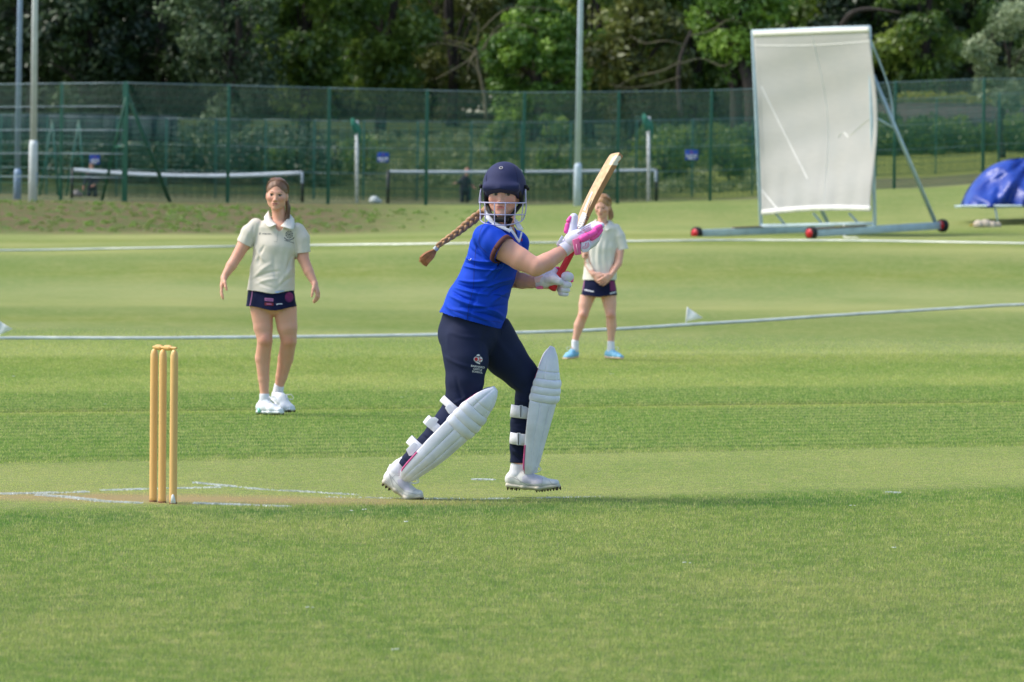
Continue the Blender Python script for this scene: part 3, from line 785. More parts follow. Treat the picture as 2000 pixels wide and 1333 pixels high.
# tall belt, furthest row first
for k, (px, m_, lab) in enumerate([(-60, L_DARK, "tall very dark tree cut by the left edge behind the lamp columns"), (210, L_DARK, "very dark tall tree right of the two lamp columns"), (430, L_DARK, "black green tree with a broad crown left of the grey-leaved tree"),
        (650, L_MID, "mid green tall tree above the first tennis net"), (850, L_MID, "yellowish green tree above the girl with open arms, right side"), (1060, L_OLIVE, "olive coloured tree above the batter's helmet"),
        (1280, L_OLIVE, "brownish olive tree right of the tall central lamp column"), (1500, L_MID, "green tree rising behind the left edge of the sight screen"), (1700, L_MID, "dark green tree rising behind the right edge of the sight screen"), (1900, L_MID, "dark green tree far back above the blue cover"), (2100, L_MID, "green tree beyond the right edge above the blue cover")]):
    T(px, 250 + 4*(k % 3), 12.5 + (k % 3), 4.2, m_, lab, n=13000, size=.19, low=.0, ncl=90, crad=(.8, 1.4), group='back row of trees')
for px, Y, H, R, m_, lab, kw in [
    (60, 232, 10.5, 3.2, L_DARK, "dark evergreen behind the two lamp columns at the far left", {}),
    (170, 226, 8.5, 2.2, L_DARK, "dark bush-like tree whose tip shows yellow leaves beside the front lamp column", {}),
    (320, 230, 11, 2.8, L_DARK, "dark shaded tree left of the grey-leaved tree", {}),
    (450, 224, 9, 2.4, L_GREY, "tree with scattered grey green leaves behind the left tennis net", dict(n=7000, size=.14)),
    (590, 228, 10.5, 2.7, L_MID, "dark green round tree above the right end of the left net", {}),
    (740, 230, 11, 2.6, L_MID, "mid green tree above the left end of the central net", {}),
    (880, 236, 10.5, 2.3, L_OLIVE, "thin olive tree tangled with bare branches", dict(n=5000)),
    (1040, 224, 6.6, 2.1, L_BRIGHT, "round bright green tree directly left of the tall central lamp column", dict(n=12000, size=.13, ncl=70, crad=(.4, .75))),
    (1150, 231, 9.5, 2.2, L_MID, "mid green tree directly behind the tall central lamp column", {}),
    (1240, 226, 7.5, 1.9, L_OLIVE, "dull olive tree between the central lamp column and the sight screen", dict(n=5000)),
    (1350, 232, 9.5, 2.0, L_MID, "leafy green tree left of the bright tree by the sight screen", {}),
    (1800, 234, 10.5, 3.0, L_MID, "broad mid green tree right of the sight screen top", {}),
    (1900, 240, 10.0, 2.6, L_DARK, "dark tree behind the pale leaved tree at the right", {}),
    (1690, 236, 9.5, 2.4, L_DARK, "dark tree half hidden by the right side of the sight screen", {}),
    (1580, 238, 10, 2.4, L_MID, "tree hidden behind the sight screen cloth", {})]:
    T(px, Y, H, R, m_, lab, **{**dict(n=9500, size=.18), **kw})
# spreading bright tree with a visible dark limb, by the sight screen
e = T(1440, 222, 9.0, 1.9, L_BRIGHT, "bright green spreading tree with a leaning dark trunk left of the sight screen", n=8000, size=.15, low=.42, trunk=.24)
g = at(1472, 225, 221); 
MB().tube([g - (0, 0, 1), at(1466, 180, 221), at(1452, 130, 221.3), at(1420, 60, 221.5), at(1380, 20, 222)], [.36, .30, .24, .17, .10], 10, sub=4).build("limb", M_BARK, e, True)
MB().tube([at(1640, 60, 222), at(1662, 28, 221.6), at(1700, 18, 221.4), at(1762, 26, 221)], [.15, .13, .10, .03], 8, sub=4).build("limb", M_BARK, e, True)
e = T(1960, 216, 6.8, 1.7, L_PALE, "pale silvery leaved tree at the top right edge", n=4500, size=.13, low=.28, ncl=32, crad=(.35, .7), trunk=.12)
cl = []
for px, py, r in [(1905, 105, .5), (1925, 120, .45), (1945, 150, .5), (1955, 185, .5), (1975, 170, .5), (1985, 30, .8), (1965, 60, .6), (1930, 190, .4)]:
    cl.append(list(at(px, py, 214)) + [r])
crown_obj(np.array(cl), 1600, .12, L_PALE, e, seed=5)
# dead branches
b = onground(905, 221); e = empty("dead_tree", b); tag(e, "leafless grey branches arching left of the round bright green tree", 'tree')
mb = MB(); mb.tube([at(950, 235, 221), at(945, 180, 221), at(935, 140, 221), at(930, 95, 221)], [.09, .07, .06, .05], 6, sub=3); mb.build("trunk", M_BARE, e, True)
for pts in ([(938, 110), (900, 92), (860, 85), (815, 93)], [(938, 105), (915, 88), (880, 80), (850, 70)], [(935, 120), (925, 105), (915, 130), (912, 155)], [(940, 100), (960, 70), (1000, 55), (1030, 50)],
            [(930, 90), (935, 50), (920, 25), (900, 8)], [(932, 105), (905, 125), (870, 145), (850, 155)], [(945, 100), (965, 60), (1000, 45), (1060, 60)], [(940, 60), (985, 20), (1040, 15), (1100, 25)], [(930, 95), (922, 120), (940, 150), (938, 175)]):
    MB().tube([at(x, y, 219.5 + random.random()) for x, y in pts], [.038, .03, .022, .012], 6, sub=4).build("branch", M_BARE, e, True)
b = onground(1400, 219); e = empty("dead_tree", b); tag(e, "brown leafless branches hanging between the central lamp column and the sight screen", 'tree')
mb = MB(); mb.tube([at(1330, 228, 219), at(1325, 160, 219), at(1330, 110, 219), at(1350, 60, 219)], [.12, .1, .08, .05], 6, sub=3); mb.build("trunk", M_BARK, e, True)
for pts in ([(1330, 120), (1290, 140), (1240, 150), (1200, 175)], [(1330, 125), (1370, 115), (1410, 130), (1430, 120)], [(1340, 90), (1300, 80), (1260, 85), (1230, 70)], [(1330, 150), (1280, 165), (1230, 172), (1190, 165)], [(1350, 70), (1390, 60), (1420, 40), (1450, 45)]):
    MB().tube([at(x, y, 218 + random.random()) for x, y in pts], [.04, .032, .022, .012], 6, sub=4).build("branch", M_BARE, e, True)
# hedge and weedy bank behind the far fence (masses)
def mass(name, n_cl, fx, size, n, m_, label, cat, seed, flat=.5):
    r_ = np.random.default_rng(seed); cl = np.array([fx(r_) for _ in range(n_cl)])
    o = crown_obj(cl, n, size, m_, None, name, flat, seed); return tag(o, label, cat, kind='stuff')
def fx_under(r_):
    px = r_.uniform(-80, 1500); Y = r_.uniform(204, 226); g = onground(px, Y); return list(g + (0, 0, r_.uniform(.0, .25))) + [r_.uniform(.2, .45)]
mass("undergrowth", 900, fx_under, .07, 60000, L_WEED, 'pale weedy undergrowth and cow parsley on the bank behind the courts', 'undergrowth', 11)
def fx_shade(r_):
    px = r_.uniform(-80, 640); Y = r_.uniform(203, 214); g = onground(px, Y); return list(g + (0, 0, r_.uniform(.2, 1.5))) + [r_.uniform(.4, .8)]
mass("undergrowth", 260, fx_shade, .13, 22000, L_DARK, 'dark shaded undergrowth at the left behind the courts', 'undergrowth', 12)  # the shade here is put into the dark leaf colour
def fx_hedge(r_):
    px = r_.uniform(1240, 2100); Y = r_.uniform(219, 223); g = onground(px, Y); top = np.interp(px, [1240, 1350, 1500, 1750, 2100], [1.2, 1.5, 1.5, 1.3, 1.1])
    return list(g + (0, 0, r_.uniform(0, top))) + [r_.uniform(.3, .5)]
mass("hedge", 420, fx_hedge, .11, 26000, L_MID, 'long dark hedge crossing behind the grass field at the right', 'hedge', 13)
for px, Y, H, R, lab in [(975, 208, 2.6, .7, "dark bush on the weedy bank right of the helmet"), (1075, 207, 3.2, .8, "dark upright bush left of the foot of the central lamp column"), (1300, 212, 2.0, .9, "low dark bush right of the green net bag post"), (1420, 214, 1.8, .9, "low dark bush left of the sight screen base"), (560, 206, 1.6, .8, "small green bush behind the right end of the left net"), (700, 209, 1.8, .9, "leafy bush behind the pale post at the centre left")]:
    tree(px, Y, H, R, L_MID, lab, n=1600, size=.09, low=0, ncl=16, crad=(.25, .5), trunk=.05, group='bushes on the bank')
def fx_wood(r_):
    px = r_.uniform(560, 3000); Y = r_.uniform(262, 276); g = onground(px, Y); return list(g + (0, 0, 15*r_.uniform(0, 1)**1.4)) + [r_.uniform(1.3, 2.2)]
mass("woodland", 800, fx_wood, .38, 150000, L_WOOD, 'dark mass of the wood far behind the single trees', 'woodland', 14)
def fx_weeds(r_):
    px = r_.uniform(-80, 1000)*r_.uniform(.5, 1); Y = r_.uniform(118.5, 127.5); g = onground(px, Y); return list(g + (0, 0, -.01)) + [r_.uniform(.05, .13)]
mass("bank_weeds", 420, fx_weeds, .03, 20000, leaf_mat("leaf_bank", lin(112, 138, 60), lin(134, 154, 78), lin(130, 168, 66), .5), 'tufts of rough weeds on the grassy bank below the left fence', 'weeds', 15)
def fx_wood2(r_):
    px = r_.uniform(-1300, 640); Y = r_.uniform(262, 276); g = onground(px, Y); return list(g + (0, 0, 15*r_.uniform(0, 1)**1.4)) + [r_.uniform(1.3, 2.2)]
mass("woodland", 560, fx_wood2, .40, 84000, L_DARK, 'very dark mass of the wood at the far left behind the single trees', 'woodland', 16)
# stone wall with planted top at the right
m = NT("stone"); tc = m.n("ShaderNodeTexCoord").outputs['Object']; br = m.n("ShaderNodeTexBrick"); m.l(tc, br.inputs[0])
mp = m.n("ShaderNodeMapping"); mp.inputs['Rotation'].default_value = (radians(90), 0, 0); m.l(tc, mp.inputs[0]); m.l(mp.outputs[0], br.inputs[0])
br.inputs['Scale'].default_value = 2.6; br.inputs['Color1'].default_value = lin(116, 106, 100); br.inputs['Color2'].default_value = lin(88, 82, 80); br.inputs['Mortar'].default_value = lin(66, 62, 58)
m.l(m.mix(m.noise(tc, 4, 4), br.outputs[0], lin(104, 98, 92)), m.b.inputs['Base Color']); m.b.inputs['Roughness'].default_value = .95; M_STONE = m.m
Yw = 226.0
a = at(1700, 236, Yw); b = at(2150, 236, Yw)
e = empty("stone_wall", a); tag(e, "low grey stone wall at the right behind the fence, with flowers along its top", 'wall')
hh = (236-207)*Yw/F
MB().box((a+b)/2 + (0, .2, hh/2 - .4), (b[0]-a[0], .4, hh + .8)).build("stonework", M_STONE, e)
MB().box((a+b)/2 + (0, .2, hh + .05), (b[0]-a[0], .5, .07)).build("coping", M_STONE, e)
cl = np.array([list(at(random.uniform(1755, 2010), random.uniform(186, 205), Yw+.5+random.random())) + [random.uniform(.15, .35)] for _ in range(110)])
o = crown_obj(cl, 6000, .07, leaf_mat("leaf_yellow", lin(110, 128, 40), lin(140, 150, 44), lin(186, 178, 50)), None, "flower_bed", seed=3); tag(o, "strip of yellow green flowering plants along the stone wall top", 'plants', kind='stuff')
# a bit of pinkish roof / wall showing between the trees
c = at(1888, 180, 262); e = empty("house", c); tag(e, "pinkish house glimpsed between dark trees above the stone wall", 'house')
MB().box(c + (0, 3, -1.0), (2.6, 5, 3.2)).build("wall", mat("render_pink", lin(196, 158, 140), .9, .06), e)
MB().add([c + p for p in ((-1.6, .3, .6), (1.6, .3, .6), (1.6, 5.7, .6), (-1.6, 5.7, .6), (-1.6, 3, 1.9), (1.6, 3, 1.9))], [(0, 1, 5, 4), (2, 3, 4, 5), (0, 4, 3), (1, 2, 5)]).build("roof", mat("roof_tile", lin(150, 104, 88), .9, .15), e, solid=.1)
# ------------------------------------------------------------ organic shapes: signed distance field -> one continuous mesh
def nrmz(v):
    v = np.asarray(v, float); return v/np.linalg.norm(v)
class Shape:
    def __init__(s): s.p = []
    def seg(s, p0, p1, r0_, r1_=None, b0=None, b1=None, u=None, k=.02, sub=False, e0=None, e1=None):
        """tapered limb piece, elliptical section: half-width r along u, b across; rounded ends"""
        r1_ = r0_ if r1_ is None else r1_; b0 = r0_ if b0 is None else b0; b1 = r1_ if b1 is None else b1
        s.p.append((np.asarray(p0, float), np.asarray(p1, float), r0_, r1_, b0, b1, u, k, sub, e0, e1)); return s
    def chain(s, pts, rs, bs=None, u=None, k=.02):
        for i in range(len(pts)-1):
            s.seg(pts[i], pts[i+1], rs[i], rs[i+1], None if bs is None else bs[i], None if bs is None else bs[i+1], u, k*.3)
        return s
    def ell(s, c, r, M=None, k=.02, sub=False):
        s.p.append(('E', np.asarray(c, float), np.asarray(r, float), np.eye(3) if M is None else np.asarray(M, float), k, sub)); return s
    def mesh(s, h, cuts=(), disp=None, box=None):
        lo = np.full(3, 1e9); hi = np.full(3, -1e9); bb = []
        for q in s.p:
            if isinstance(q[0], str): R = max(q[2]); a = q[1]-R; b = q[1]+R; k = q[4]; sb = q[5]
            else:
                R = max(q[2:6]); a = np.minimum(q[0], q[1])-R; b = np.maximum(q[0], q[1])+R; k = q[7]; sb = q[8]
            bb.append((a - k - 2*h, b + k + 2*h))
            if not sb: lo = np.minimum(lo, a); hi = np.maximum(hi, b)
        lo -= 3*h; hi += 3*h
        n = np.ceil((hi-lo)/h).astype(int)+1
        D = np.full(n, .08, np.float32)
        for q, (a, b) in zip(s.p, bb):
            i0 = np.clip(((a-lo)/h).astype(int), 0, n); i1 = np.clip(((b-lo)/h).astype(int)+1, 0, n)
            if (i1 <= i0).any(): continue
            x, y, z = [(lo[t] + h*np.arange(i0[t], i1[t])).astype(np.float32) for t in range(3)]
            X, Y, Z = x[:, None, None], y[None, :, None], z[None, None, :]
            if isinstance(q[0], str):
                _, c, r, M, k, sb = q
                dx, dy, dz = X-c[0], Y-c[1], Z-c[2]
                qs = [(dx*M[t][0]+dy*M[t][1]+dz*M[t][2])/r[t] for t in range(3)]
                k0 = np.sqrt(qs[0]**2+qs[1]**2+qs[2]**2)
                k1 = np.sqrt((qs[0]/r[0])**2+(qs[1]/r[1])**2+(qs[2]/r[2])**2)
                d = k0*(k0-1)/np.maximum(k1, 1e-6)
            else:
                p0, p1, ra, rb, ba, bb_, u, k, sb, e0, e1 = q
                ax = p1-p0; L = np.linalg.norm(ax); ax = ax/max(L, 1e-9) if L > 1e-9 else np.array([0, 0, 1.])
                if u is None: u_ = np.array([1., 0, 0]) if abs(ax[0]) < .9 else np.array([0, 1., 0])
                else: u_ = np.asarray(u, float)
                u_ = u_ - ax*(u_@ax); u_ /= np.linalg.norm(u_); v_ = np.cross(ax, u_)
                dx, dy, dz = X-p0[0], Y-p0[1], Z-p0[2]
                w_ = dx*ax[0]+dy*ax[1]+dz*ax[2]; t = np.clip(w_/max(L, 1e-9), 0, 1)
                ra_ = ra+(rb-ra)*t; bb2 = ba+(bb_-ba)*t
                pu = (dx*u_[0]+dy*u_[1]+dz*u_[2])/ra_; pv = (dx*v_[0]+dy*v_[1]+dz*v_[2])/bb2
                mn = np.minimum(ra_, bb2)
                ce = mn if e0 is None else e0
                pw = (w_ - t*L)/ce
                d = (np.sqrt(pu*pu+pv*pv+pw*pw)-1)*mn
            sl = tuple(slice(i0[t], i1[t]) for t in range(3)); A = D[sl]
            if sb:
                d = -d; hh = np.maximum(k-np.abs(A-d), 0)/k; D[sl] = np.maximum(A, d)+hh*hh*k*.25
            else:
                hh = np.maximum(k-np.abs(A-d), 0)/k; D[sl] = np.minimum(A, d)-hh*hh*k*.25
        if cuts or disp:
            x, y, z = [(lo[t] + h*np.arange(n[t])).astype(np.float32) for t in range(3)]
            X, Y, Z = x[:, None, None], y[None, :, None], z[None, None, :]
            for cp, cn in cuts:
                cn = nrmz(cn); D = np.maximum(D, (X-cp[0])*cn[0]+(Y-cp[1])*cn[1]+(Z-cp[2])*cn[2])
            if disp: D = D + disp(X, Y, Z)
        return nets(D, lo, h)
def nets(D, lo, h):
    S = (D < 0); n = D.shape
    cnt = np.zeros([m_-1 for m_ in n], np.uint8)
    offs = [(i, j, k) for i in (0, 1) for j in (0, 1) for k in (0, 1)]
    for i, j, k in offs: cnt += S[i:n[0]-1+i, j:n[1]-1+j, k:n[2]-1+k]
    act = (cnt > 0) & (cnt < 8); C = np.argwhere(act)
    lin_ = np.flatnonzero(act)
    c = {o: D[C[:, 0]+o[0], C[:, 1]+o[1], C[:, 2]+o[2]].astype(np.float64) for o in offs}
    P = np.zeros((len(C), 3)); W = np.zeros(len(C))
    for o in offs:
        for a in range(3):
            if o[a] == 0:
                o2 = list(o); o2[a] = 1; o2 = tuple(o2); d0, d1 = c[o], c[o2]
                m_ = (d0 < 0) != (d1 < 0); t = np.where(m_, d0/np.where(m_, d0-d1, 1), 0)
                q = np.tile(np.array(o, float), (len(C), 1)); q[:, a] += t
                P += q*m_[:, None]; W += m_
    P = (C + P/W[:, None])*h + lo
    Fs = []
    st = np.array([(n[1]-1)*(n[2]-1), (n[2]-1), 1])
    for a in range(3):
        b, c_ = (a+1) % 3, (a+2) % 3
        sl0 = [slice(0, n[t]) for t in range(3)]; sl1 = list(sl0); sl0[a] = slice(0, n[a]-1); sl1[a] = slice(1, n[a])
        s0, s1 = S[tuple(sl0)], S[tuple(sl1)]
        E = np.argwhere(s0 != s1)
        E = E[(E[:, b] > 0) & (E[:, c_] > 0) & (E[:, b] < n[b]-1) & (E[:, c_] < n[c_]-1)]
        sg = s0[E[:, 0], E[:, 1], E[:, 2]]
        base = E@st
        q = np.stack([base - st[b] - st[c_], base - st[c_], base, base - st[b]], 1)
        q = np.searchsorted(lin_, q)
        q[~sg] = q[~sg][:, ::-1]
        Fs.append(q)
    return P, np.concatenate(Fs).astype(np.int32)
def vnormals(V, Fq):
    N = np.zeros_like(V); a = V[Fq[:, 2]]-V[Fq[:, 0]]; b = V[Fq[:, 3]]-V[Fq[:, 1]]; fn = np.cross(a, b)
    for j in range(4): np.add.at(N, Fq[:, j], fn)
    return N/(np.linalg.norm(N, axis=1)[:, None]+1e-12)
def sculpt(V, Fq, lines, noise=0, nsc=14, seed=0):
    """raise ridges / press creases (real geometry) along lines given in photo pixels on the side that faces us"""
    N = vnormals(V, Fq); px, py = to_px(V); face = np.clip(-(N@fwd)*1.6, 0, 1)
    d_ = np.zeros(len(V))
    for x0, y0_, x1, y1_, w_, amp in lines:
        dx, dy = x1-x0, y1_-y0_; L2 = dx*dx+dy*dy
        t = np.clip(((px-x0)*dx+(py-y0_)*dy)/L2, 0, 1)
        bow = np.sin(t*pi)*.06*math.sqrt(L2)
        cx = x0+t*dx - dy/math.sqrt(L2)*bow; cy = y0_+t*dy + dx/math.sqrt(L2)*bow
        dd = np.hypot(px-cx, py-cy)/w_
        d_ += amp*np.exp(-dd*dd)*np.sin(np.clip(t*.9+.05, 0, 1)*pi)**.5
    d_ *= face
    if noise:
        r_ = np.random.default_rng(seed)
        for o in range(3):
            for _ in range(4):
                k = r_.normal(0, 1, 3)*nsc*(1.8**o); d_ += noise/(1.8**o)*.5*np.sin(V@k + r_.uniform(0, 6))
    return V + N*d_[:, None]
def put(name, VF, m_, parent, attrs=None): return mesh_obj(name, VF[0], VF[1], m_, parent, True, attrs)
def bvh_of(V, Fq):
    return BVHTree.FromPolygons([Vector(v) for v in V], [tuple(int(i) for i in f) for f in Fq])
def cast(bvh, px, py, off=.0015):
    d = fwd + rt*(px-1000)/F + up*(666.5-py)/F; d = d/np.linalg.norm(d)
    hit = bvh.ray_cast(Vector(CAMP), Vector(d))
    if hit[0] is None: return None
    return np.array(hit[0]) - d*off
def patch(name, poly, bvh, m_, parent, off=.002, th=.0, step=2.0):
    """flat shape given in photo pixels laid onto the cloth below it"""
    bm = bmesh.new(); vs = [bm.verts.new((x, y, 0)) for x, y in poly]
    try: bm.faces.new(vs)
    except ValueError: return None
    bmesh.ops.triangulate(bm, faces=bm.faces[:])
    for _ in range(7):
        le = [e for e in bm.edges if e.calc_length() > step]
        if not le: break
        bmesh.ops.subdivide_edges(bm, edges=le, cuts=1, use_grid_fill=False); bmesh.ops.triangulate(bm, faces=bm.faces[:])
    V = []; last = None
    for v in bm.verts:
        q = cast(bvh, v.co.x, v.co.y, off); V.append(q)
    bm.verts.index_update(); Fs = [tuple(v.index for v in f.verts) for f in bm.faces]; bm.free()
    ok = [q is not None for q in V]
    Fs = [f for f in Fs if all(ok[i] for i in f)]
    if not Fs: return None
    V = [q if q is not None else np.zeros(3) for q in V]
    used = sorted({i for f in Fs for i in f}); mp_ = {i: k for k, i in enumerate(used)}
    return mesh_obj(name, np.array([V[i] for i in used]), [tuple(mp_[i] for i in f) for f in Fs], m_, parent, True)
def multi_patch(name, polys, bvh, m_, parent, off=.002, step=2.0):
    Vs, Fs, n = [], [], 0
    for poly in polys:
        o = patch("tmp", poly, bvh, m_, None, off, step=step)
        if o is None: continue
        me = o.data; v = np.empty(len(me.vertices)*3, np.float32); me.vertices.foreach_get("co", v); v = v.reshape(-1, 3)
        Fs += [tuple(i+n for i in p.vertices) for p in me.polygons]; Vs.append(v); n += len(v)
        bpy.data.objects.remove(o)
    if Vs: return mesh_obj(name, np.concatenate(Vs), Fs, m_, parent, True)
def stroke(pts, w_):
    """polyline in pixels -> thin closed polygons"""
    out = []
    for (x0, y0_), (x1, y1_) in zip(pts[:-1], pts[1:]):
        L = math.hypot(x1-x0, y1_-y0_) or 1; nx, ny = -(y1_-y0_)/L*w_/2, (x1-x0)/L*w_/2; ex, ey = (x1-x0)/L*w_*.3, (y1_-y0_)/L*w_*.3
        out.append([(x0-nx-ex, y0_-ny-ey), (x0+nx-ex, y0_+ny-ey), (x1+nx+ex, y1_+ny+ey), (x1-nx+ex, y1_-ny+ey)])
    return out
def arc(cx, cy, rx, ry, a0, a1, n=10):
    return [(cx+rx*cos(radians(a0+(a1-a0)*i/n)), cy-ry*sin(radians(a0+(a1-a0)*i/n))) for i in range(n+1)]
def text_patch(name, txt, cx, cy, hpx, ang, bvh, m_, parent, off=.002, squeeze=1.0, bold=.0):
    cu = bpy.data.curves.new("t", 'FONT'); cu.body = txt; cu.align_x = 'CENTER'; cu.resolution_u = 2; cu.offset = bold
    ob = bpy.data.objects.new("t", cu); COL.objects.link(ob); dg = bpy.context.evaluated_depsgraph_get()
    me = ob.evaluated_get(dg).to_mesh(); V = np.array([v.co[:] for v in me.vertices]); Fs = [tuple(p.vertices) for p in me.polygons]
    ob.evaluated_get(dg).to_mesh_clear(); bpy.data.objects.remove(ob)
    if not len(V): return
    k = hpx/.7; a = radians(ang); Q = []
    for x, y, _ in V:
        x, y = x*k*squeeze, (y-.35)*k; q = cast(bvh, cx + x*cos(a) + y*sin(a)*1, cy - (y*cos(a)) + x*sin(a), off); Q.append(q)
    Fs = [f for f in Fs if all(Q[i] is not None for i in f)]
    Q = [q if q is not None else np.zeros(3) for q in Q]
    if Fs: return mesh_obj(name, np.array(Q), Fs, m_, parent)
def hand(S, w_, d, n, t, L=.165, curl=.6, spread=.35, thumb_out=.6, k=.006, fcurl=None):
    """wrist w_, direction d to the fingers, palm normal n (side the fingers close to), thumb side t"""
    d = nrmz(d); n = nrmz(np.asarray(n, float) - d*(np.asarray(n, float)@d)); t = nrmz(np.asarray(t, float) - d*(np.asarray(t, float)@d) - n*(np.asarray(t, float)@n))
    S.seg(w_ + d*.08*L, w_ + d*.40*L, .17*L, .235*L, .115*L, .10*L, t, .015)
    for j in range(4):
        off = (-.20, -.065, .07, .19)[3-j]*L; fl = (.44, .50, .47, .37)[j]*L
        base = w_ + d*.50*L + t*off; cj = curl if fcurl is None else fcurl[j]
        sp = (off/L)*spread; dir_ = nrmz(d + t*sp); r = (.052, .053, .050, .044)[j]*L; p = base
        S.seg(w_ + d*.3*L + t*off*.8, base, r*1.2, r*1.1, k=.01)
        for m_, (f, c) in enumerate(((.42, .35), (.32, .9), (.26, 1.35))):
            a = cj*c; q = p + (dir_*cos(a) + n*sin(a))*fl*f; S.seg(p, q, r*(1-.08*m_), r*(.93-.08*m_), k=k if m_ else .006); p = q
    b = w_ + d*.14*L + t*.15*L; m1 = b + nrmz(d*.75 + t*thumb_out + n*.35)*.26*L; m2 = m1 + nrmz(d*.9 + t*thumb_out*.45 + n*.4)*.19*L; m3 = m2 + nrmz(d*.95 + t*thumb_out*.2 + n*.5)*.14*L
    S.seg(b, m1, .085*L, .062*L, k=.012).seg(m1, m2, .060*L, .055*L, k=k).seg(m2, m3, .055*L, .045*L, k=k)
def head(S, c, M, s=1.0, ears=True):
    """c: point between the eyes' centres on the skull axis; M rows: right (viewer's), forward, up"""
    R_, Fw, U_ = [nrmz(v) for v in M]
    P = lambda x, y, z: c + s*(R_*x + Fw*y + U_*z); MM = np.array([R_, Fw, U_])
    E = lambda x, y, z, rx, ry, rz, k=.02, sub=False: S.ell(P(x, y, z), np.array([rx, ry, rz])*s, MM, k*s, sub)
    E(0, -.018, .038, .070, .092, .080, .01)
    E(0, .018, -.016, .064, .066, .080, .02)
    S.seg(P(-.034, .018, -.056), P(-.007, .062, -.090), .022*s, .0145*s, k=.03*s)
    S.seg(P(.034, .018, -.056), P(.007, .062, -.090), .022*s, .0145*s, k=.03*s)
    for sg in (-1, 1):
        E(sg*.038, .050, -.020, .024, .022, .022, .02)
        E(sg*.030, .088, .001, .017, .014, .011, .012, True)
        E(sg*.030, .0635, -.001, .014, .013, .010, .004)
        E(sg*.0115, .086, -.038, .008, .009, .007, .006)
        if ears: E(sg*.070, -.008, -.012, .010, .018, .030, .006)
    S.seg(P(-.032, .071, .017), P(.032, .071, .017), .008*s, k=.014*s)
    S.seg(P(0, .074, .004), P(0, .093, -.032), .0060*s, .0090*s, k=.012*s)
    E(0, .074, -.060, .024, .012, .016, .012)
    S.seg(P(-.019, .080, -.0565), P(.019, .080, -.0565), .0042*s, k=.004*s)
    S.seg(P(-.015, .080, -.0665), P(.015, .080, -.0665), .0052*s, k=.004*s)
    E(0, .093, -.0615, .020, .010, .0018, .003, True)
    return P
def paint_head(V, c, M, s, base, lip=(176, 96, 92), brow=(96, 70, 50), iris=(62, 60, 52), gaze=(0, 0)):
    """colours of lips, brows and eyes on the skin mesh"""
    R_, Fw, U_ = [nrmz(v) for v in M]; q = (V - c)/s; x, y, z = q@R_, q@Fw, q@U_
    colr = np.tile(np.array(base[:3]), (len(V), 1)); front = (y > .03)
    def mixc(mask, rgb, a=1.0):
        m_ = (np.clip(mask, 0, 1)*a*front)[:, None]; colr[:] = colr*(1-m_) + np.array(lin(*rgb)[:3])*m_
    for sg in (-1, 1):
        mixc(1.3-((x-sg*.040)/.022)**2-((z+.030)/.020)**2, (206, 128, 118), .35)
        mixc((1.0-((x-sg*.031)/.019)**2-((z-.0205-.004*np.sin((np.abs(x)-.012)*80))/.0042)**2)*2.5, brow, .6)
        mixc((1-((x-sg*.030)/.0165)**2-((z-.001)/.0092)**2)*2, (120, 80, 66), .6)  # shade of the eye socket painted into the skin colour
        mixc((1-((x-sg*.030)/.0150)**2-((z+.001)/.0064)**2)*3, (176, 160, 152), .9)
        mixc((1-((x-sg*.030-gaze[0])/.0075)**2-((z+.001-gaze[1])/.0072)**2)*4, iris, 1)
        mixc((1-((x-sg*.030)/.0165)**2-((z-.0062)/.0030)**2)*3, (52, 34, 28), .9)
    lipm = (1-(x/.0215)**2-((z+.0620)/(.0088))**2)*2.2
    mixc(lipm, lip, .75)
    mixc((1-(x/.020)**2-((z+.0612)/.0019)**2)*3, (120, 56, 54), .8)
    mixc((1-((np.abs(x)-.0085)/.0045)**2-((z+.0435)/.0028)**2)*3, (150, 92, 78), .5)
    return colr
def clip(V, Fq, f, d):
    """trim a mesh along f = 0 (metres, positive outside) leaving a clean edge; d is the outward direction"""
    fv = f(V); out = fv > 0; keep = ~(out[Fq].all(1)); Fq = Fq[keep]; V = V.copy(); d = np.asarray(d, float)
    cl = np.clip(fv, 0, .012)
    V[out] -= d*cl[out][:, None]
    used = np.unique(Fq); mp_ = -np.ones(len(V), int); mp_[used] = np.arange(len(used)); return V[used], mp_[Fq].astype(np.int32)
def skin_mat(name):
    m = NT(name); a = m.n("ShaderNodeAttribute", attribute_name='skin').outputs['Color']; tc = m.n("ShaderNodeTexCoord").outputs['Object']
    n_ = m.noise(tc, 22, 4); c = m.mix(m.ramp(n_, [(.35, 0.0), (.75, .28)]), a, m.mix(1.0, a, (1.1, .82, .78, 1), 'MULTIPLY'))
    m.l(c, m.b.inputs['Base Color']); m.b.inputs['Roughness'].default_value = .52; m.b.inputs['Specular IOR Level'].default_value = .35
    m.b.inputs['Subsurface Weight'].default_value = .12; m.b.inputs['Subsurface Radius'].default_value = (.010, .004, .002); m.b.inputs['Subsurface Scale'].default_value = 1
    m.bump(m.noise(tc, 300, 3), .08, .001); return m.m
M_SKIN = skin_mat("skin")
def person_root(name, loc, label, group=None):
    e = empty(name, loc); tag(e, label, 'person', group); return e
def body_obj(S, h, root, tone, heads=(), cuts=(), extra=None):
    V, Fq = S.mesh(h, cuts)
    colr = np.tile(np.array(lin(*tone)[:3]), (len(V), 1))
    for args in heads:
        c, M, s, kw = args; R_, Fw, U_ = [nrmz(v) for v in M]; near_ = np.linalg.norm(V - c, axis=1) < .15*s
        colr[near_] = paint_head(V[near_], c, M, s, lin(*tone), **kw)
    if extra: extra(V, colr)
    A = np.concatenate([colr, np.ones((len(V), 1))], 1)
    return mesh_obj("body", V, Fq, M_SKIN, root, True, {'skin': ('POINT', 'FLOAT_COLOR', A)})
M_HAIR1 = mat("hair_brown", lin(118, 86, 62), .4, .35, 40, .9, 120, .004, stretch=(1, 1, .12))
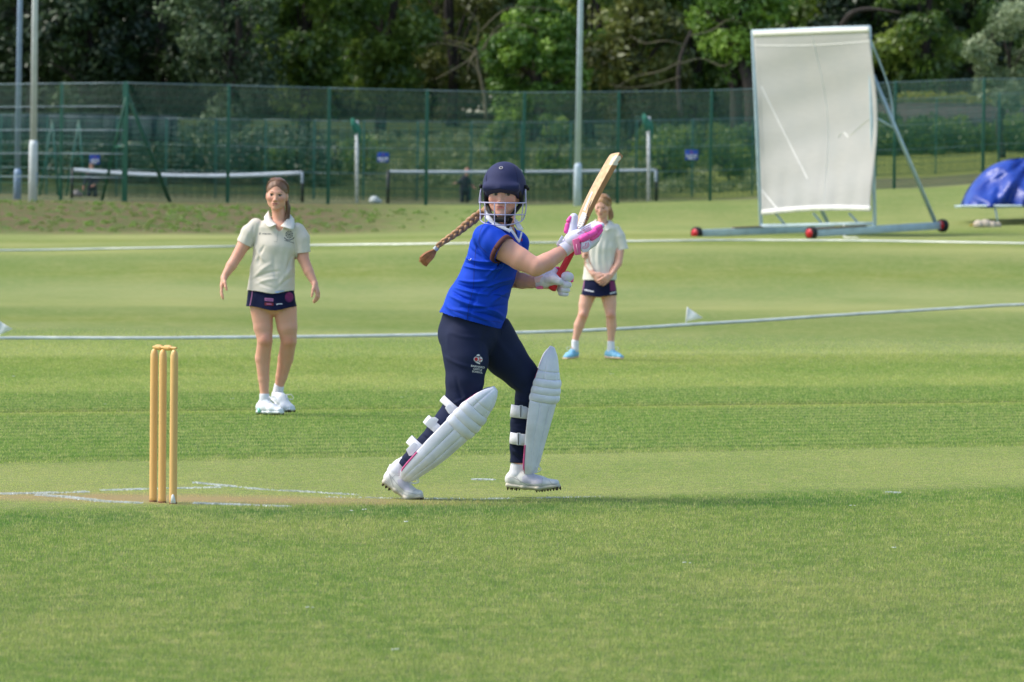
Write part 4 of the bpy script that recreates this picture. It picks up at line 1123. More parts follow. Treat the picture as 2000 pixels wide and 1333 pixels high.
M_HAIR2 = mat("hair_dark_blond", lin(168, 126, 84), .42, .35, 40, .9, 120, .004, stretch=(1, 1, .15))
M_SOCK = mat("sock_white", lin(226, 226, 232), .9, .05, 30, .5, 160, .002)
M_SHOEW = mat("shoe_white", lin(216, 216, 212), .6, .12, 12, .3, 60, .002)
M_SOLE = mat("sole_offwhite", lin(196, 190, 172), .7, .15, 15)
M_SPIKE = mat("sole_studs", lin(70, 56, 40), .8)
SHOEB = {}
def shoe(parent, heel, toe, ankle, w_=.042, up_=(0, 0, 1), upper=None, sole=None, studs=True, laces=True, h=.003, ball=None):
    """heel, ball and toe: points on the underside of the sole; the shoe bends at the ball"""
    upper = upper or M_SHOEW; sole = sole or M_SOLE
    heel = np.asarray(heel, float); toe = np.asarray(toe, float); ankle = np.asarray(ankle, float)
    ball = heel + (toe-heel)*.62 if ball is None else np.asarray(ball, float)
    a1 = nrmz(ball-heel); a2 = nrmz(toe-ball); L1 = np.linalg.norm(ball-heel); L2 = np.linalg.norm(toe-ball)
    sd_ = nrmz(np.cross(a2, up_)); u1 = np.cross(sd_, a1); u2 = np.cross(sd_, a2)
    def P(f, z, x=0):
        if f <= .62: return heel + a1*L1*(f/.62) + u1*z + sd_*x
        return ball + a2*L2*((f-.62)/.38) + u2*z + sd_*x
    def U(f): return u1 if f < .55 else (nrmz(u1+u2) if f < .7 else u2)
    S = Shape()
    S.seg(P(.10, .042), P(.32, .042), w_*.80, w_*.85, .034, .036, sd_, .02)
    S.seg(P(.32, .042), P(.62, .036), w_*.85, w_*1.02, .036, .029, sd_, .02)
    S.seg(P(.62, .035), P(.90, .026), w_*1.02, w_*.76, .028, .018, sd_, .02)
    S.seg(P(.12, .05), ankle, w_*.68, w_*.62, .030, .034, sd_, .015)
    S.seg(P(.34, .050), ankle*.5 + P(.34, .06)*.5, w_*.7, w_*.6, .03, .03, sd_, .03)
    S.seg(P(.34, .062), P(.60, .050), .024, .018, .024, .014, sd_, .02)
    an = nrmz(ankle-P(.2, 0)); VF_ = clip(*S.mesh(h), lambda V: (V-ankle-an*.008)@an, an)
    o = put("shoe", VF_, upper, parent); so_ = o.modifiers.new('solid', 'SOLIDIFY'); so_.thickness = .004; SHOEB[o.name] = bvh_of(*VF_)
    S = Shape()
    for f0, f1, a, b in ((.05, .34, .84, .82), (.34, .62, .82, 1.06), (.62, .93, 1.06, .78)):
        S.seg(P(f0, .014), P(f1, .013), w_*a, w_*b, .015, .013, sd_, .012)
    put("sole", S.mesh(h), sole, o)
    if studs:
        mb = MB()
        for f in (.06, .14, .22, .58, .68, .78, .88, .95):
            for x in (-.55, .55):
                mb.lathe([(.006, .006), (.005, -.004), (.002, -.011)], P(f, .002, x*w_), U(f), 6)
        mb.build("studs", M_SPIKE, o)
    if laces:
        mb = MB()
        for f in (.38, .45, .52, .58):
            q = P(f, .082 - (f-.38)*.13); mb.tube([q - sd_*.022 - u1*.008, q + u1*.002, q + sd_*.022 - u1*.008], .0022, 5, sub=2)
        k_ = P(.38, .088)
        for sg in (-1, 1):
            mb.tube([k_, k_ + a1*.03 + sd_*sg*.02 + u1*.03, k_ + a1*.055 + sd_*sg*.03 + u1*.012, k_ + a1*.03 + sd_*sg*.02 - u1*.006, k_], .0021, 5, sub=4)
        mb.build("lace", M_SOCK, o, True)
    return o

def tuck(body, garments, gap=.006, lim=.05, skip=None):
    """keep the body just under the cloth that covers it"""
    me = body.data; n = len(me.vertices); V = np.empty(n*3, np.float32); me.vertices.foreach_get("co", V); V = V.reshape(-1, 3).astype(float)
    org = np.array(body.get('_w')); V += org
    bn = np.array([p.normal[:] for p in me.vertices])
    for Vg, Fg in garments:
        N = vnormals(Vg, Fg); cen = Vg.mean(0); sg = 1.0 if np.mean(((Vg-cen)*N).sum(1)) > 0 else -1.0
        # open rim of the garment
        E = np.sort(np.concatenate([Fg[:, [0, 1]], Fg[:, [1, 2]], Fg[:, [2, 3]], Fg[:, [3, 0]]]), 1); u_, ct = np.unique(E, axis=0, return_counts=True)
        rim = np.zeros(len(Vg), bool); rim[u_[ct == 1].ravel()] = True
        b = bvh_of(Vg, Fg); lo, hi = Vg.min(0)-.03, Vg.max(0)+.03
        for i in np.flatnonzero(((V > lo) & (V < hi)).all(1) & (True if skip is None else np.linalg.norm(V-skip, axis=1) > .142)):
            h_ = b.find_nearest(Vector(V[i]), .05)
            if h_[0] is None: continue
            l_ = np.array(h_[0]); f = Fg[h_[2]]
            if rim[f].any(): continue
            nn = N[f].mean(0)*sg; s_ = (V[i]-l_)@nn
            if -gap < s_ < lim and (s_ < .004 or bn[i]@nn > .25): V[i] = l_ - nrmz(nn)*gap
    V -= org; me.vertices.foreach_set("co", V.astype(np.float32).ravel()); me.update()
# ------------------------------------------------------------ the batter
YB = 24.75; KB = YB/F
def J(px, py, dy=0.0): return at(px, py, YB+dy)
M_BLUE = mat("shirt_blue", lin(0, 62, 186), .75, .10, 5, .25, 200, .001, spec=.25)
M_TRIM = mat("cuff_maroon", lin(78, 36, 34), .8, .1)
M_COLLAR = mat("collar_white", lin(222, 224, 228), .8, .05)
M_NAVY = mat("trouser_navy", lin(24, 33, 62), .8, .15, 5, .25, 150, .001, spec=.25)
M_NAVYH = mat("helmet_navy", lin(25, 33, 76), .8, .06, 10, .3, 400, .001, sheen=.04)
M_BLACK = mat("black_foam", lin(16, 16, 18), .7)
M_GRILL = mat("grille_steel", lin(176, 172, 204), .4, .05, metal=.0)
M_PAD = mat("pad_white", lin(228, 229, 238), .5, .10, 13, .15, 60, .002)
M_STRAP = mat("strap_white", lin(228, 228, 232), .75, .04)
M_PINK = mat("glove_pink", lin(246, 84, 172), .5, .08)
M_PINKD = mat("piping_pink", lin(205, 84, 140), .6, .06)
M_GLOVE = mat("glove_white", lin(224, 220, 236), .6, .06, 20, .3, 200, .001)
M_GRIP = mat("grip_red", lin(206, 34, 46), .6, .08, 60, .5, 500, .001)
lat = np.array([.5, .85, 0]); fac = np.array([.85, -.5, 0])
yB = person_root("person", at(905, 970, YB)*[1, 1, 0], "batter in blue shirt, navy helmet and white pads swinging a bat")
bc = J(984, 379.5, 0); bM = ((1, -.16, 0), (-.16, -1, -.02), (0, -.02, 1))
S = Shape()
Pb = head(S, bc, bM, 1.0)
S.chain([Pb(0, -.02, -.05), J(985, 428, .01), J(979, 452, .02)], [.052, .050, .060], k=.03)
S.seg(J(976, 462, .02), J(966, 495, .02), .13, .145, .07, .10, lat, .015)
S.seg(J(966, 495, .02), J(950, 545, .01), .145, .125, .10, .095, lat, .015)
S.seg(J(950, 545, .01), J(922, 620, 0), .125, .145, .095, .12, lat, .015)
# right arm (near): shoulder, elbow, wrist
sh, el, wr = J(955, 466, -.12), J(1046, 522, -.20), J(1102, 489, -.11)
S.chain([sh, J(982, 485, -.155), J(1015, 506, -.18), el], [.060, .058, .053, .044], k=.03)
S.chain([el, J(1068, 512, -.175), J(1088, 499, -.14), wr, J(1116, 479, -.095)], [.044, .043, .035, .028, .028], k=.02)
# left arm (far)
sh2, el2, wr2 = J(1008, 474, .15), J(998, 546, .12), J(1050, 552, .015)
S.chain([sh2, J(1000, 512, .15), el2], [.052, .048, .040], k=.03)
S.chain([el2, J(1020, 549, .08), J(1036, 551, .045), wr2, J(1062, 552, 0)], [.040, .038, .031, .027, .027], k=.02)
# legs inside the trousers
nk, na = J(890, 805, -.12), J(781, 912, -.11); fk, fa = J(1037, 748, .12), J(1012, 912, .16)
S.chain([J(905, 650, -.08), J(905, 745, -.11), nk, J(850, 846, -.12), na, J(775, 925, -.11)], [.10, .08, .058, .05, .033, .034], k=.03)
S.chain([J(955, 655, .08), J(1015, 722, .11), fk, J(1022, 810, .13), fa, J(1010, 926, .16)], [.10, .075, .056, .048, .033, .034], k=.03)
hand(S, J(1112, 482, -.10), nrmz(J(1150, 456, -.08)-J(1112, 482, -.10)), (0.3, 1, .3), (-.5, .1, 1), L=.14, curl=.8)
hand(S, J(1056, 552, .0), nrmz(J(1095, 552, 0)-J(1056, 552, 0)), (.2, 1, 0), (0, 0, 1), L=.14, curl=1.2)
def blush(V, c): pass
bodyB = body_obj(S, .003, yB, (222, 168, 146), [(bc, bM, 1.0, dict(gaze=(.0042, .0006), brow=(112, 82, 56), lip=(190, 104, 102)))])

# shirt
S = Shape()
S.seg(J(978, 452, .02), J(972, 468, .01), .10, .135, .060, .085, lat, .015)
S.seg(J(972, 468, .01), J(968, 494, .01), .140, .160, .090, .122, lat, .015)
S.seg(J(968, 494, .01), J(955, 532, .005), .160, .150, .122, .115, lat, .015)
S.seg(J(955, 532, .005), J(943, 566, 0), .150, .152, .115, .118, lat, .015)
S.seg(J(943, 566, 0), J(930, 598, 0), .152, .170, .118, .140, lat, .015)
S.seg(J(930, 598, 0), J(914, 645, 0), .170, .182, .140, .152, lat, .015)
hemn = nrmz(J(975, 642, 0) - J(858, 609, 0)); hn = nrmz(np.cross(hemn, (0, 1, 0)));
if hn[2] > 0: hn = -hn
slc = J(972, 482, -.165); sln = nrmz(J(1015, 506, -.18) - sh)
S2 = Shape()
S2.chain([J(950, 464, -.11), J(965, 474, -.135), J(985, 487, -.16)], [.066, .069, .070], k=.03)
S2.chain([J(1006, 474, .15), J(1003, 500, .15)], [.066, .066], k=.03)
hems = [(J(905, 622, 0), hn + np.array([0, .0, 0]))]
# sleeve cut: done as a separate field so that the body is not cut by it
Vs, Fs_ = S2.mesh(.004, cuts=[(slc + sln*.028, sln)])
SV = S; SV.p += S2.p
def shirt_disp(X, Y, Z): return 0
Vsh, Fsh = clip(*SV.mesh(.0035), lambda V: (V-hems[0][0])@hn, hn)
# cut the sleeve end by dropping faces past the cuff plane on the near arm
def drop(V, Fq, cond):
    keep = ~cond(V)[Fq].any(1); Fq = Fq[keep]; used = np.unique(Fq); mp_ = -np.ones(len(V), int); mp_[used] = np.arange(len(used))
    return V[used], mp_[Fq].astype(np.int32)
cp = slc + sln*.030
Vsh, Fsh = clip(Vsh, Fsh, lambda V: np.where((np.linalg.norm((V-cp) - ((V-cp)@sln)[:, None]*sln, axis=1) < .10) & ((V-cp)@sln < .10) & (V[:, 1] < YB-.115), (V-cp)@sln, -1), sln)
pxn, pyn = to_px(Vsh)
Vsh, Fsh = drop(Vsh, Fsh, lambda V: (np.linalg.norm((V-J(1010, 449, -.045))/np.array([.022, .07, .034]), axis=1) < 1) | (np.linalg.norm((V-J(984, 440, 0))/np.array([.056, .075, .045]), axis=1) < 1))
folds = [(905, 503, 962, 512, 3, .007), (903, 511, 975, 519, 3, -.006), (902, 519, 985, 525, 3, .006), (912, 478, 940, 505, 5, -.005), (925, 470, 950, 512, 3, -.004),
         (896, 548, 950, 549, 4, .007), (893, 556, 960, 562, 3, -.007), (888, 562, 975, 575, 4, .007), (884, 570, 930, 588, 3.5, -.007), (880, 578, 945, 600, 5, .006), (900, 600, 985, 596, 4, -.005),
         (1003, 545, 945, 566, 4, .006), (1002, 555, 955, 578, 4, -.006), (999, 568, 962, 590, 5, .006), (995, 585, 940, 575, 3, -.004), (985, 620, 935, 598, 5, .006), (984, 628, 925, 612, 4, -.006), (965, 634, 880, 604, 5, .005),
         (985, 512, 950, 540, 4, .006), (990, 520, 965, 545, 3, -.005), (955, 440, 935, 470, 6, .004), (870, 592, 900, 620, 6, .004), (940, 560, 915, 640, 5, -.003), (1008, 500, 985, 520, 4, -.005)]
folds = [(a, b, c, d, w_*.7, amp*1.8) for a, b, c, d, w_, amp in folds]
Vsh = sculpt(Vsh, Fsh, folds, .0026, 16, 3)
shirt = put("shirt", (Vsh, Fsh), M_BLUE, yB)
sol = shirt.modifiers.new("solid", 'SOLIDIFY'); sol.thickness = .003; sol.offset = -1
bv = bvh_of(Vsh, Fsh)
# maroon cuff round the sleeve end
def ring(name, c, n_, r_, w_, m_, parent, up2=(0, 0, 1), flat=1.0, th=.003, a0=0, a1=360, n=36, wob=0):
    n_ = nrmz(n_); x = nrmz(np.cross(n_, up2)); y = np.cross(n_, x); G = []
    full = (a1-a0) >= 360
    for i in range(n + (0 if full else 1)):
        a = radians(a0 + (a1-a0)*i/n); q = x*cos(a)*r_ + y*sin(a)*r_*flat
        q = q*(1+wob*sin(a*5))
        G.append([c + q - n_*w_/2, c + q*1.015, c + q + n_*w_/2])
    if full: G.append(G[0])
    return MB().grid(G).build(name, m_, parent, True, solid=th)
ring("cuff", slc + sln*.022, sln, .0705, .024, M_TRIM, shirt, th=.005)
def ribbon(name, tops, bots, m_, parent, th=.004, n=4):
    T = smooth_path(np.array([J(*t) for t in tops]), np.ones(len(tops)), n)[0]; B = smooth_path(np.array([J(*t) for t in bots]), np.ones(len(bots)), n)[0]
    return MB().grid([[t*(1-s)+b*s + np.array([0, -.004*sin(pi*s), 0]) for s in (0, .33, .67, 1)] for t, b in zip(T, B)]).build(name, m_, parent, True, solid=th)
ribbon("collar", [(949, 410, .0), (956, 420, -.045), (970, 434, -.07), (988, 441, -.078), (1001, 445, -.075)], [(946, 424, -.055), (955, 433, -.09), (970, 443, -.112), (986, 450, -.116), (996, 455, -.112)], M_COLLAR, shirt)
ribbon("collar", [(1002, 430, .0), (1007, 429, .02), (1011, 432, .035)], [(1010, 446, -.05), (1018, 451, -.03), (1022, 448, -.0)], M_COLLAR, shirt)
ribbon("placket", [(996, 450, -.105), (1003, 460, -.105), (1013, 474, -.09), (1017, 466, -.05), (1020, 455, -.02)], [(999, 447, -.098), (1006, 457, -.100), (1013, 468, -.086), (1015, 462, -.05), (1017, 453, -.02)], M_COLLAR, shirt)
M_STITCH = mat("seam_blue", lin(8, 34, 120), .8)
multi_patch("seam", stroke([(945, 437), (938, 452), (935, 470), (938, 482), (950, 494)], .9) + stroke([(930, 480), (926, 520), (925, 560), (915, 600), (912, 632)], .8) + stroke([(870, 601), (905, 614), (945, 626), (978, 630)], .6), bv, M_STITCH, shirt, .001, 3)
multi_patch("logo", stroke([(915, 507), (917.5, 509), (920, 505.5)], 1.3), bv, M_COLLAR, shirt)
multi_patch("badge", [[(1000, 465), (1004, 466), (1003, 471), (1000, 470)], [(1017, 466), (1021, 466), (1020, 472), (1017, 471)]], bv, mat("badge_red", lin(150, 40, 90), .8), shirt)

# trousers
S = Shape()
S.seg(J(928, 600, 0), J(917, 648, 0), .155, .160, .132, .146, lat, .015)
S.chain([J(906, 660, -.06), J(910, 705, -.09), J(908, 745, -.11), J(902, 782, -.12), nk, J(856, 846, -.12), J(825, 880, -.115), J(789, 912, -.11), J(776, 930, -.11)], [.112, .104, .090, .076, .066, .060, .052, .042, .042], k=.035)
S.chain([J(957, 655, .06), J(988, 697, .09), J(1018, 729, .11), fk, J(1029, 780, .125), J(1019, 825, .14), J(1013, 875, .155), J(1013, 903, .16), J(1013, 925, .16)], [.112, .099, .080, .068, .056, .051, .043, .040, .042], k=.035)
c1 = nrmz(J(776, 930, -.11)-J(825, 880, -.115)); c2 = np.array([0, 0, -1.])
Vt, Ft = S.mesh(.0035)
Vt, Ft = clip(Vt, Ft, lambda V: np.where(to_px(V)[0] < 850, (V-J(783, 907, -.11))@c1, -1), c1)
Vt, Ft = clip(Vt, Ft, lambda V: np.where(to_px(V)[0] > 960, (V-J(1013, 904, .16))@c2, -1), c2)
Vt = sculpt(Vt, Ft, [(875, 640, 880, 700, 5, .003), (865, 695, 930, 720, 4, .004), (872, 745, 905, 800, 5, .006), (890, 740, 915, 800, 4, -.006), (905, 760, 925, 800, 4, .005), (880, 790, 910, 775, 3, .005), (965, 652, 1000, 700, 6, .004),
                     (1000, 745, 1025, 765, 4, .005), (1008, 780, 1030, 786, 3, .004), (1005, 828, 1030, 824, 3, -.004), (1006, 838, 1028, 842, 3, .005), (1003, 880, 1025, 892, 3, .006), (1002, 888, 1020, 902, 2.5, -.006),
                     (840, 835, 855, 850, 4, .006), (825, 850, 845, 862, 3, -.006), (815, 868, 835, 880, 3, .006), (800, 880, 815, 895, 3, .005), (785, 895, 800, 905, 2, -.005), (955, 640, 940, 700, 5, -.004), (880, 650, 940, 660, 4, .003)], .0030, 13, 9)
trs = put("trousers", (Vt, Ft), M_NAVY, yB)
sol = trs.modifiers.new("solid", 'SOLIDIFY'); sol.thickness = .003; sol.offset = -1
tv = bvh_of(Vt, Ft)
M_CR = mat("crest_red", lin(190, 30, 40), .7); M_CW = mat("crest_white", lin(214, 214, 214), .7)
cx, cy = 934, 702
multi_patch("crest", [arc(cx-4, cy, 5.0, 5.2, 0, 330), arc(cx+4, cy+.5, 4.6, 5.6, 0, 330), [(cx-4, cy-7), (cx-2, cy-9), (cx+1, cy-10), (cx+4, cy-7.5), (cx+1, cy-5.5)], [(cx-6, cy+6), (cx-1, cy+5), (cx+4, cy+7.5), (cx+3, cy+10), (cx-2, cy+8)]], tv, M_CW, trs, .002, 3)
multi_patch("crest_field", [arc(cx-4, cy, 3.4, 3.8, 0, 330), [(cx+2, cy-5), (cx+3.6, cy-4), (cx+4.6, cy+5), (cx+3.2, cy+5)], [(cx+.5, cy+1.2), (cx+8, cy-.6), (cx+8, cy+1), (cx+.5, cy+2.6)]], tv, M_CR, trs, .0035, 3)
for k, tx in enumerate(("BARNARD", "CASTLE", "SCHOOL")):
    text_patch("lettering", tx, cx - .6 - .5*k, cy + 14.5 + 5.2*k, 3.6, 8, tv, M_CW, trs, .002, 1.15 if k == 0 else 1.0, bold=.02)
tuck(bodyB, [(Vsh, Fsh), (Vt, Ft)], skip=bc); tuck(trs, [(Vsh, Fsh)], .006, .012)
# socks and shoes
S = Shape(); S.chain([J(795, 900, -.11), na, J(772, 922, -.11)], [.030, .036, .040]); put("sock", S.mesh(.003), M_SOCK, yB)
S = Shape(); S.chain([J(1014, 890, .16), J(1012, 912, .16), J(1010, 926, .16)], [.034, .036, .040]); so = put("sock", S.mesh(.003), M_SOCK, yB)
gz = lambda px, Y: float(hgt(at(px, 900, Y)[0], Y))
shA = shoe(yB, J(745, 943, -.115), J(829, 975, -.13), J(773, 914, -.11), w_=.043, up_=(.1, 0, 1), ball=J(792, 976.5, -.12))
shB = shoe(yB, J(988, 953, .17), J(1097, 953.5, .10), J(1010, 921, .16), w_=.043, ball=J(1055, 958.5, .13))

M_MESHP = mat("shoe_mesh", lin(196, 192, 204), .8, .1, 60); M_STCH = mat("shoe_stitch", lin(168, 166, 168), .8)
for o_, pan, sts in ((shA, [(776, 938), (790, 934), (800, 946), (800, 958), (788, 957), (778, 948)], [[(757, 918), (762, 932), (768, 950)], [(760, 926), (774, 944), (790, 960), (812, 966)], [(806, 960), (816, 955), (826, 960)], [(765, 935), (772, 928), (784, 930)]]),
                     (shB, [(1020, 932), (1030, 926), (1046, 926), (1060, 934), (1058, 944), (1040, 947), (1020, 942)], [[(992, 936), (1000, 932), (1012, 938), (1030, 948), (1060, 950)], [(1000, 922), (1010, 934), (1018, 944)], [(1060, 934), (1058, 948)], [(1072, 938), (1078, 946), (1090, 946)]])):
    b_ = SHOEB[o_.name]
    multi_patch("mesh_panel", [pan], b_, M_MESHP, o_, .0012, 3)
    multi_patch("stitching", sum([stroke(q, .8) for q in sts], []), b_, M_STCH, o_, .0018, 3)
# pads
def pad(Pb_, Pt_, tab, rolls, side, dyb, dyt, marks, straps):
    px0, py0 = Pb_; px1, py1 = Pt_; L = math.hypot(px1-px0, py1-py0); d = ((px1-px0)/L, (py1-py0)/L); n = (-d[1], d[0])
    tb = np.array(tab, float); t0, t1 = tb[0, 0], tb[-1, 0]
    NS, NPH = 150, 64; G = []; D3 = nrmz(J(px1, py1, dyt)-J(px0, py0, dyb))
    n3 = rt*n[0] - up*n[1]; sd3 = np.cross(D3, n3); sd3 = sd3 if sd3[1] < 0 else -sd3
    phm = 112
    for i in range(NS+1):
        q = i/NS; q = .5-.5*cos(pi*q); q = .35*q + .65*i/NS; t = t0 + (t1-t0)*q
        bk = np.interp(t, tb[:, 0], tb[:, 1]); fr = np.interp(t, tb[:, 0], tb[:, 2])
        bk = np.mean([np.interp(t+o, tb[:, 0], tb[:, 1]) for o in (-5, 0, 5)]); fr = np.mean([np.interp(t+o, tb[:, 0], tb[:, 2]) for o in (-3, 0, 3)]) if not rolls[0]-4 < t < rolls[1]+4 else fr
        A = (fr-bk)/(1-cos(radians(phm))); c0 = fr - A; B = .076*min(1.0, (fr-bk)/38)**.8
        cen = J(px0+d[0]*t+n[0]*c0, py0+d[1]*t+n[1]*c0, dyb+(dyt-dyb)*(t/L)); row = []
        for j in range(NPH+1):
            ph = radians(-phm + 2*phm*j/NPH); deg = -phm + 2*phm*j/NPH
            bump = 0
            if rolls[0] < t < rolls[1]:
                w_ = (rolls[1]-rolls[0])/3; bump = .011*abs(sin(pi*(t-rolls[0])/w_))**.55 - .003
                bump *= min(1, (phm-abs(deg))/14+.15)
            elif t <= rolls[0]:
                e_ = min(1, (rolls[0]-t)/6)*min(1, (t-t0)/14)
                g_ = min([abs(deg-x) for x in (-78, -46, -15, 15, 46, 78)])
                bump = -.006*math.exp(-(g_/4.2)**2)*e_ + .003*e_
            else:
                e_ = min(1, (t-rolls[1])/5)*min(1, (t1-t)/14); g_ = min(abs(deg-30), abs(deg+30), abs(deg+85), abs(deg-85)); bump = -.005*math.exp(-(g_/4.5)**2)*e_
                g2 = abs(t-(rolls[1]+15)); bump -= .003*math.exp(-(g2/2.0)**2)*e_
            A3 = A*KB
            row.append(cen + n3*((A3+bump)*cos(ph)) + sd3*((B+bump)*sin(ph)))
        G.append(row)
    G = np.array(G)
    mb = MB(); mb.grid(G); V = np.concatenate(mb.v)
    o = mb.build("batting_pad", M_PAD, yB, True); so = o.modifiers.new("solid", 'SOLIDIFY'); so.thickness = .014; so.offset = -1 if True else 1
    Fq = np.array(mb.f, np.int32); b_ = bvh_of(V, Fq)
    # which side faces the camera?
    near_ = NPH if G[NS//2, NPH, 1] < G[NS//2, 0, 1] else 0
    lo_ = int(NS*.27)
    edge = [G[i, near_] + sd3*.013 - n3*.002 for i in range(lo_, 1, -1)]
    step = 1 if near_ == 0 else -1
    bott = [G[1, j] - D3*.004 for j in (range(0, NPH+1, 2) if near_ == 0 else range(NPH, -1, -2))]
    MB().tube(edge + bott + [G[i, NPH-near_] for i in range(2, lo_)], .0052, 6).build("piping", M_PINKD, o, True)
    MB().tube([G[i, near_] + sd3*.001 for i in range(lo_, NS-1)], .0040, 6).build("piping", M_STRAP, o, True)
    MB().tube([G[i, near_] - n3*.004 for i in range(int(NS*.68), int(NS*.93))], .0030, 6).build("piping", M_PINKD, o, True)
    # padded liner behind the shell
    S = Shape(); cpt = lambda t, c: J(px0+d[0]*t+n[0]*c, py0+d[1]*t+n[1]*c, dyb+(dyt-dyb)*(t/L))
    S.chain([cpt(15, -1), cpt(70, 0), cpt(135, 2), cpt(190, 0), cpt(215, -1)], [.020, .028, .034, .028, .014], [.05, .058, .062, .05, .02], u=n3); put("liner", S.mesh(.005), M_PAD, o)
    for poly in marks:
        multi_patch("logo", poly, b_, M_PINKD, o, .002, 3)
    return o
p1_ = pad((800, 928), (960, 768), [(-11, -6, 1), (-6, -13, 5), (0, -16.5, 8), (19, -18.5, 12), (50, -20, 18.5), (74, -22, 22), (120, -22.5, 25), (132, -23, 25.5), (150, -24, 27), (185, -23, 22.6), (209, -18, 17), (226, -10.5, 8.5), (234, -3, 1)],
    (130, 183), -1, -.13, -.17, [stroke([(816, 926), (831, 915)], 1.6) + stroke([(815, 929.5), (833, 917)], 1.6) + stroke([(818, 931), (834, 920)], 1.3)], None)
p2_ = pad((1033, 922), (1077, 683), [(-3, -4, 2), (1, -8, 6), (14, -11, 10.6), (58, -16, 14.6), (100, -19.5, 18.5), (141, -22, 22), (150, -23, 25.5), (185, -19.5, 22.5), (200, -17.5, 18.5), (229, -12, 9.6), (245, -1, .5)],
    (143, 186), -1, .15, .09, [stroke([(1048, 899), (1053, 884)], 1.5) + stroke([(1050, 902), (1055, 887)], 1.3)], None)
# straps round the calf
def strap(c, ax_, r_, w_, parent, a0, a1, flat=1.0, tab=None, slot=None):
    ring("strap", c, ax_, r_, w_, M_STRAP, parent, up2=(0, 1, 0), flat=flat, th=.004, a0=a0, a1=a1, n=30)
sax = nrmz(J(893, 800, -.12)-J(795, 915, -.12))
for (x, y, r_, w_) in ((886, 797, .071, .034), (853, 836, .066, .044), (818, 874, .060, .044)):
    strap(J(x, y, -.12), sax, r_, w_, p1_, 0, 360)
for (x, y, r_, w_) in ((1032, 765, .060, .024), (1021, 805, .057, .066*.9), (1018, 858, .053, .055)):
    strap(J(x, y, .13+.0), np.array([.1, 0, 1.]), r_, w_, p2_, 0, 360)
def slab(name, pts, dy, th, m_, parent, bv_=.003):
    """small rounded plate: outline in pixels, real thickness"""
    bm = bmesh.new(); f = bm.faces.new([bm.verts.new(J(x, y, dy if np.isscalar(dy) else dy[i])) for i, (x, y) in enumerate(pts)])
    r = bmesh.ops.extrude_face_region(bm, geom=[f]); bmesh.ops.translate(bm, verts=[v for v in r['geom'] if isinstance(v, bmesh.types.BMVert)], vec=(0, th, 0))
    bmesh.ops.recalc_face_normals(bm, faces=bm.faces[:]); bmesh.ops.bevel(bm, geom=bm.edges[:], offset=bv_, segments=2, profile=.5, affect='EDGES')
    V = np.array([v.co[:] for v in bm.verts]); bm.verts.index_update(); Fs = [tuple(v.index for v in f.verts) for f in bm.faces]; bm.free()
    return mesh_obj(name, V, Fs, m_, parent)
slab("strap_tab", [(869, 797), (876, 789), (881, 793), (889, 806), (884, 812), (876, 808)], -.193, .006, M_STRAP, p1_, .002)
slab("strap_tab", [(829, 829), (838, 817), (850, 815), (857, 820), (849, 832), (838, 837)], -.188, .007, M_STRAP, p1_, .002)
slab("strap_tab", [(793, 879), (808, 863), (814, 868), (813, 880), (806, 890), (799, 891)], -.183, .007, M_STRAP, p1_, .002)
M_SLOT = mat("buckle_slot", lin(20, 22, 30), .6)
for x, y, h_ in ((1031.5, 765.5, 5), (1017.5, 804, 11), (1013, 858, 11)):
    slab("strap_buckle", [(x-3.5, y-h_-1), (x+3.5, y-h_-1), (x+3.5, y+h_+1), (x-3.5, y+h_+1)], .060 if y < 780 else .068, .008, M_STRAP, p2_, .0015)
    MB().bar(J(x, y-h_, .058 if y < 780 else .066), J(x-.4, y+h_, .058 if y < 780 else .066), .0035).build("buckle_slot", M_SLOT, p2_)

# helmet
H = lambda x, y, z: Pb(x, y, z)
MH = np.array([nrmz(v) for v in bM])
S = Shape(); S.ell(H(0, -.012, .036), (.1035, .122, .119), MH)
S.ell(H(0, .094, .036), (.076, .026, .014), MH, .04)
S.seg(H(-.072, .084, .028), H(0, .112, .024), .008, k=.03).seg(H(.072, .084, .028), H(0, .112, .024), .008, k=.03)
cutn = nrmz(-(MH[2] - .38*MH[1]))
Vh, Fh = S.mesh(.003, cuts=[(H(0, .12, .021), cutn)])
hel = put("helmet", (Vh, Fh), M_NAVYH, yB); hv = bvh_of(Vh, Fh)
for ln in ([(951.6, 370), (949.5, 355), (950.4, 341), (955, 330), (963, 321)], [(1010, 370), (1010.5, 352), (1008.5, 338), (1004, 326), (997, 318)]):
    pts = [cast(hv, x, y, .0005) for x, y in ln]; pts = [p for p in pts if p is not None]
    MB().tube(pts, .0012, 5, sub=3).build("seam", mat("seam_navy", lin(24, 26, 66), .9), hel, True)
c_ = cast(hv, 978.5, 328.5, 0); nrm_ = nrmz(c_ - H(0, -.012, .036))
MB().lathe([(.0095, .0005), (.0095, .0022), (.006, .0022), (.006, .0008)], c_, nrm_, 20).build("vent_ring", mat("vent_metal", lin(170, 166, 170), .4), hel, True)
MB().lathe([(.0062, .0002), (.0062, .0014), (.001, .0014)], c_, nrm_, 20).build("vent_hole", M_BLACK, hel)
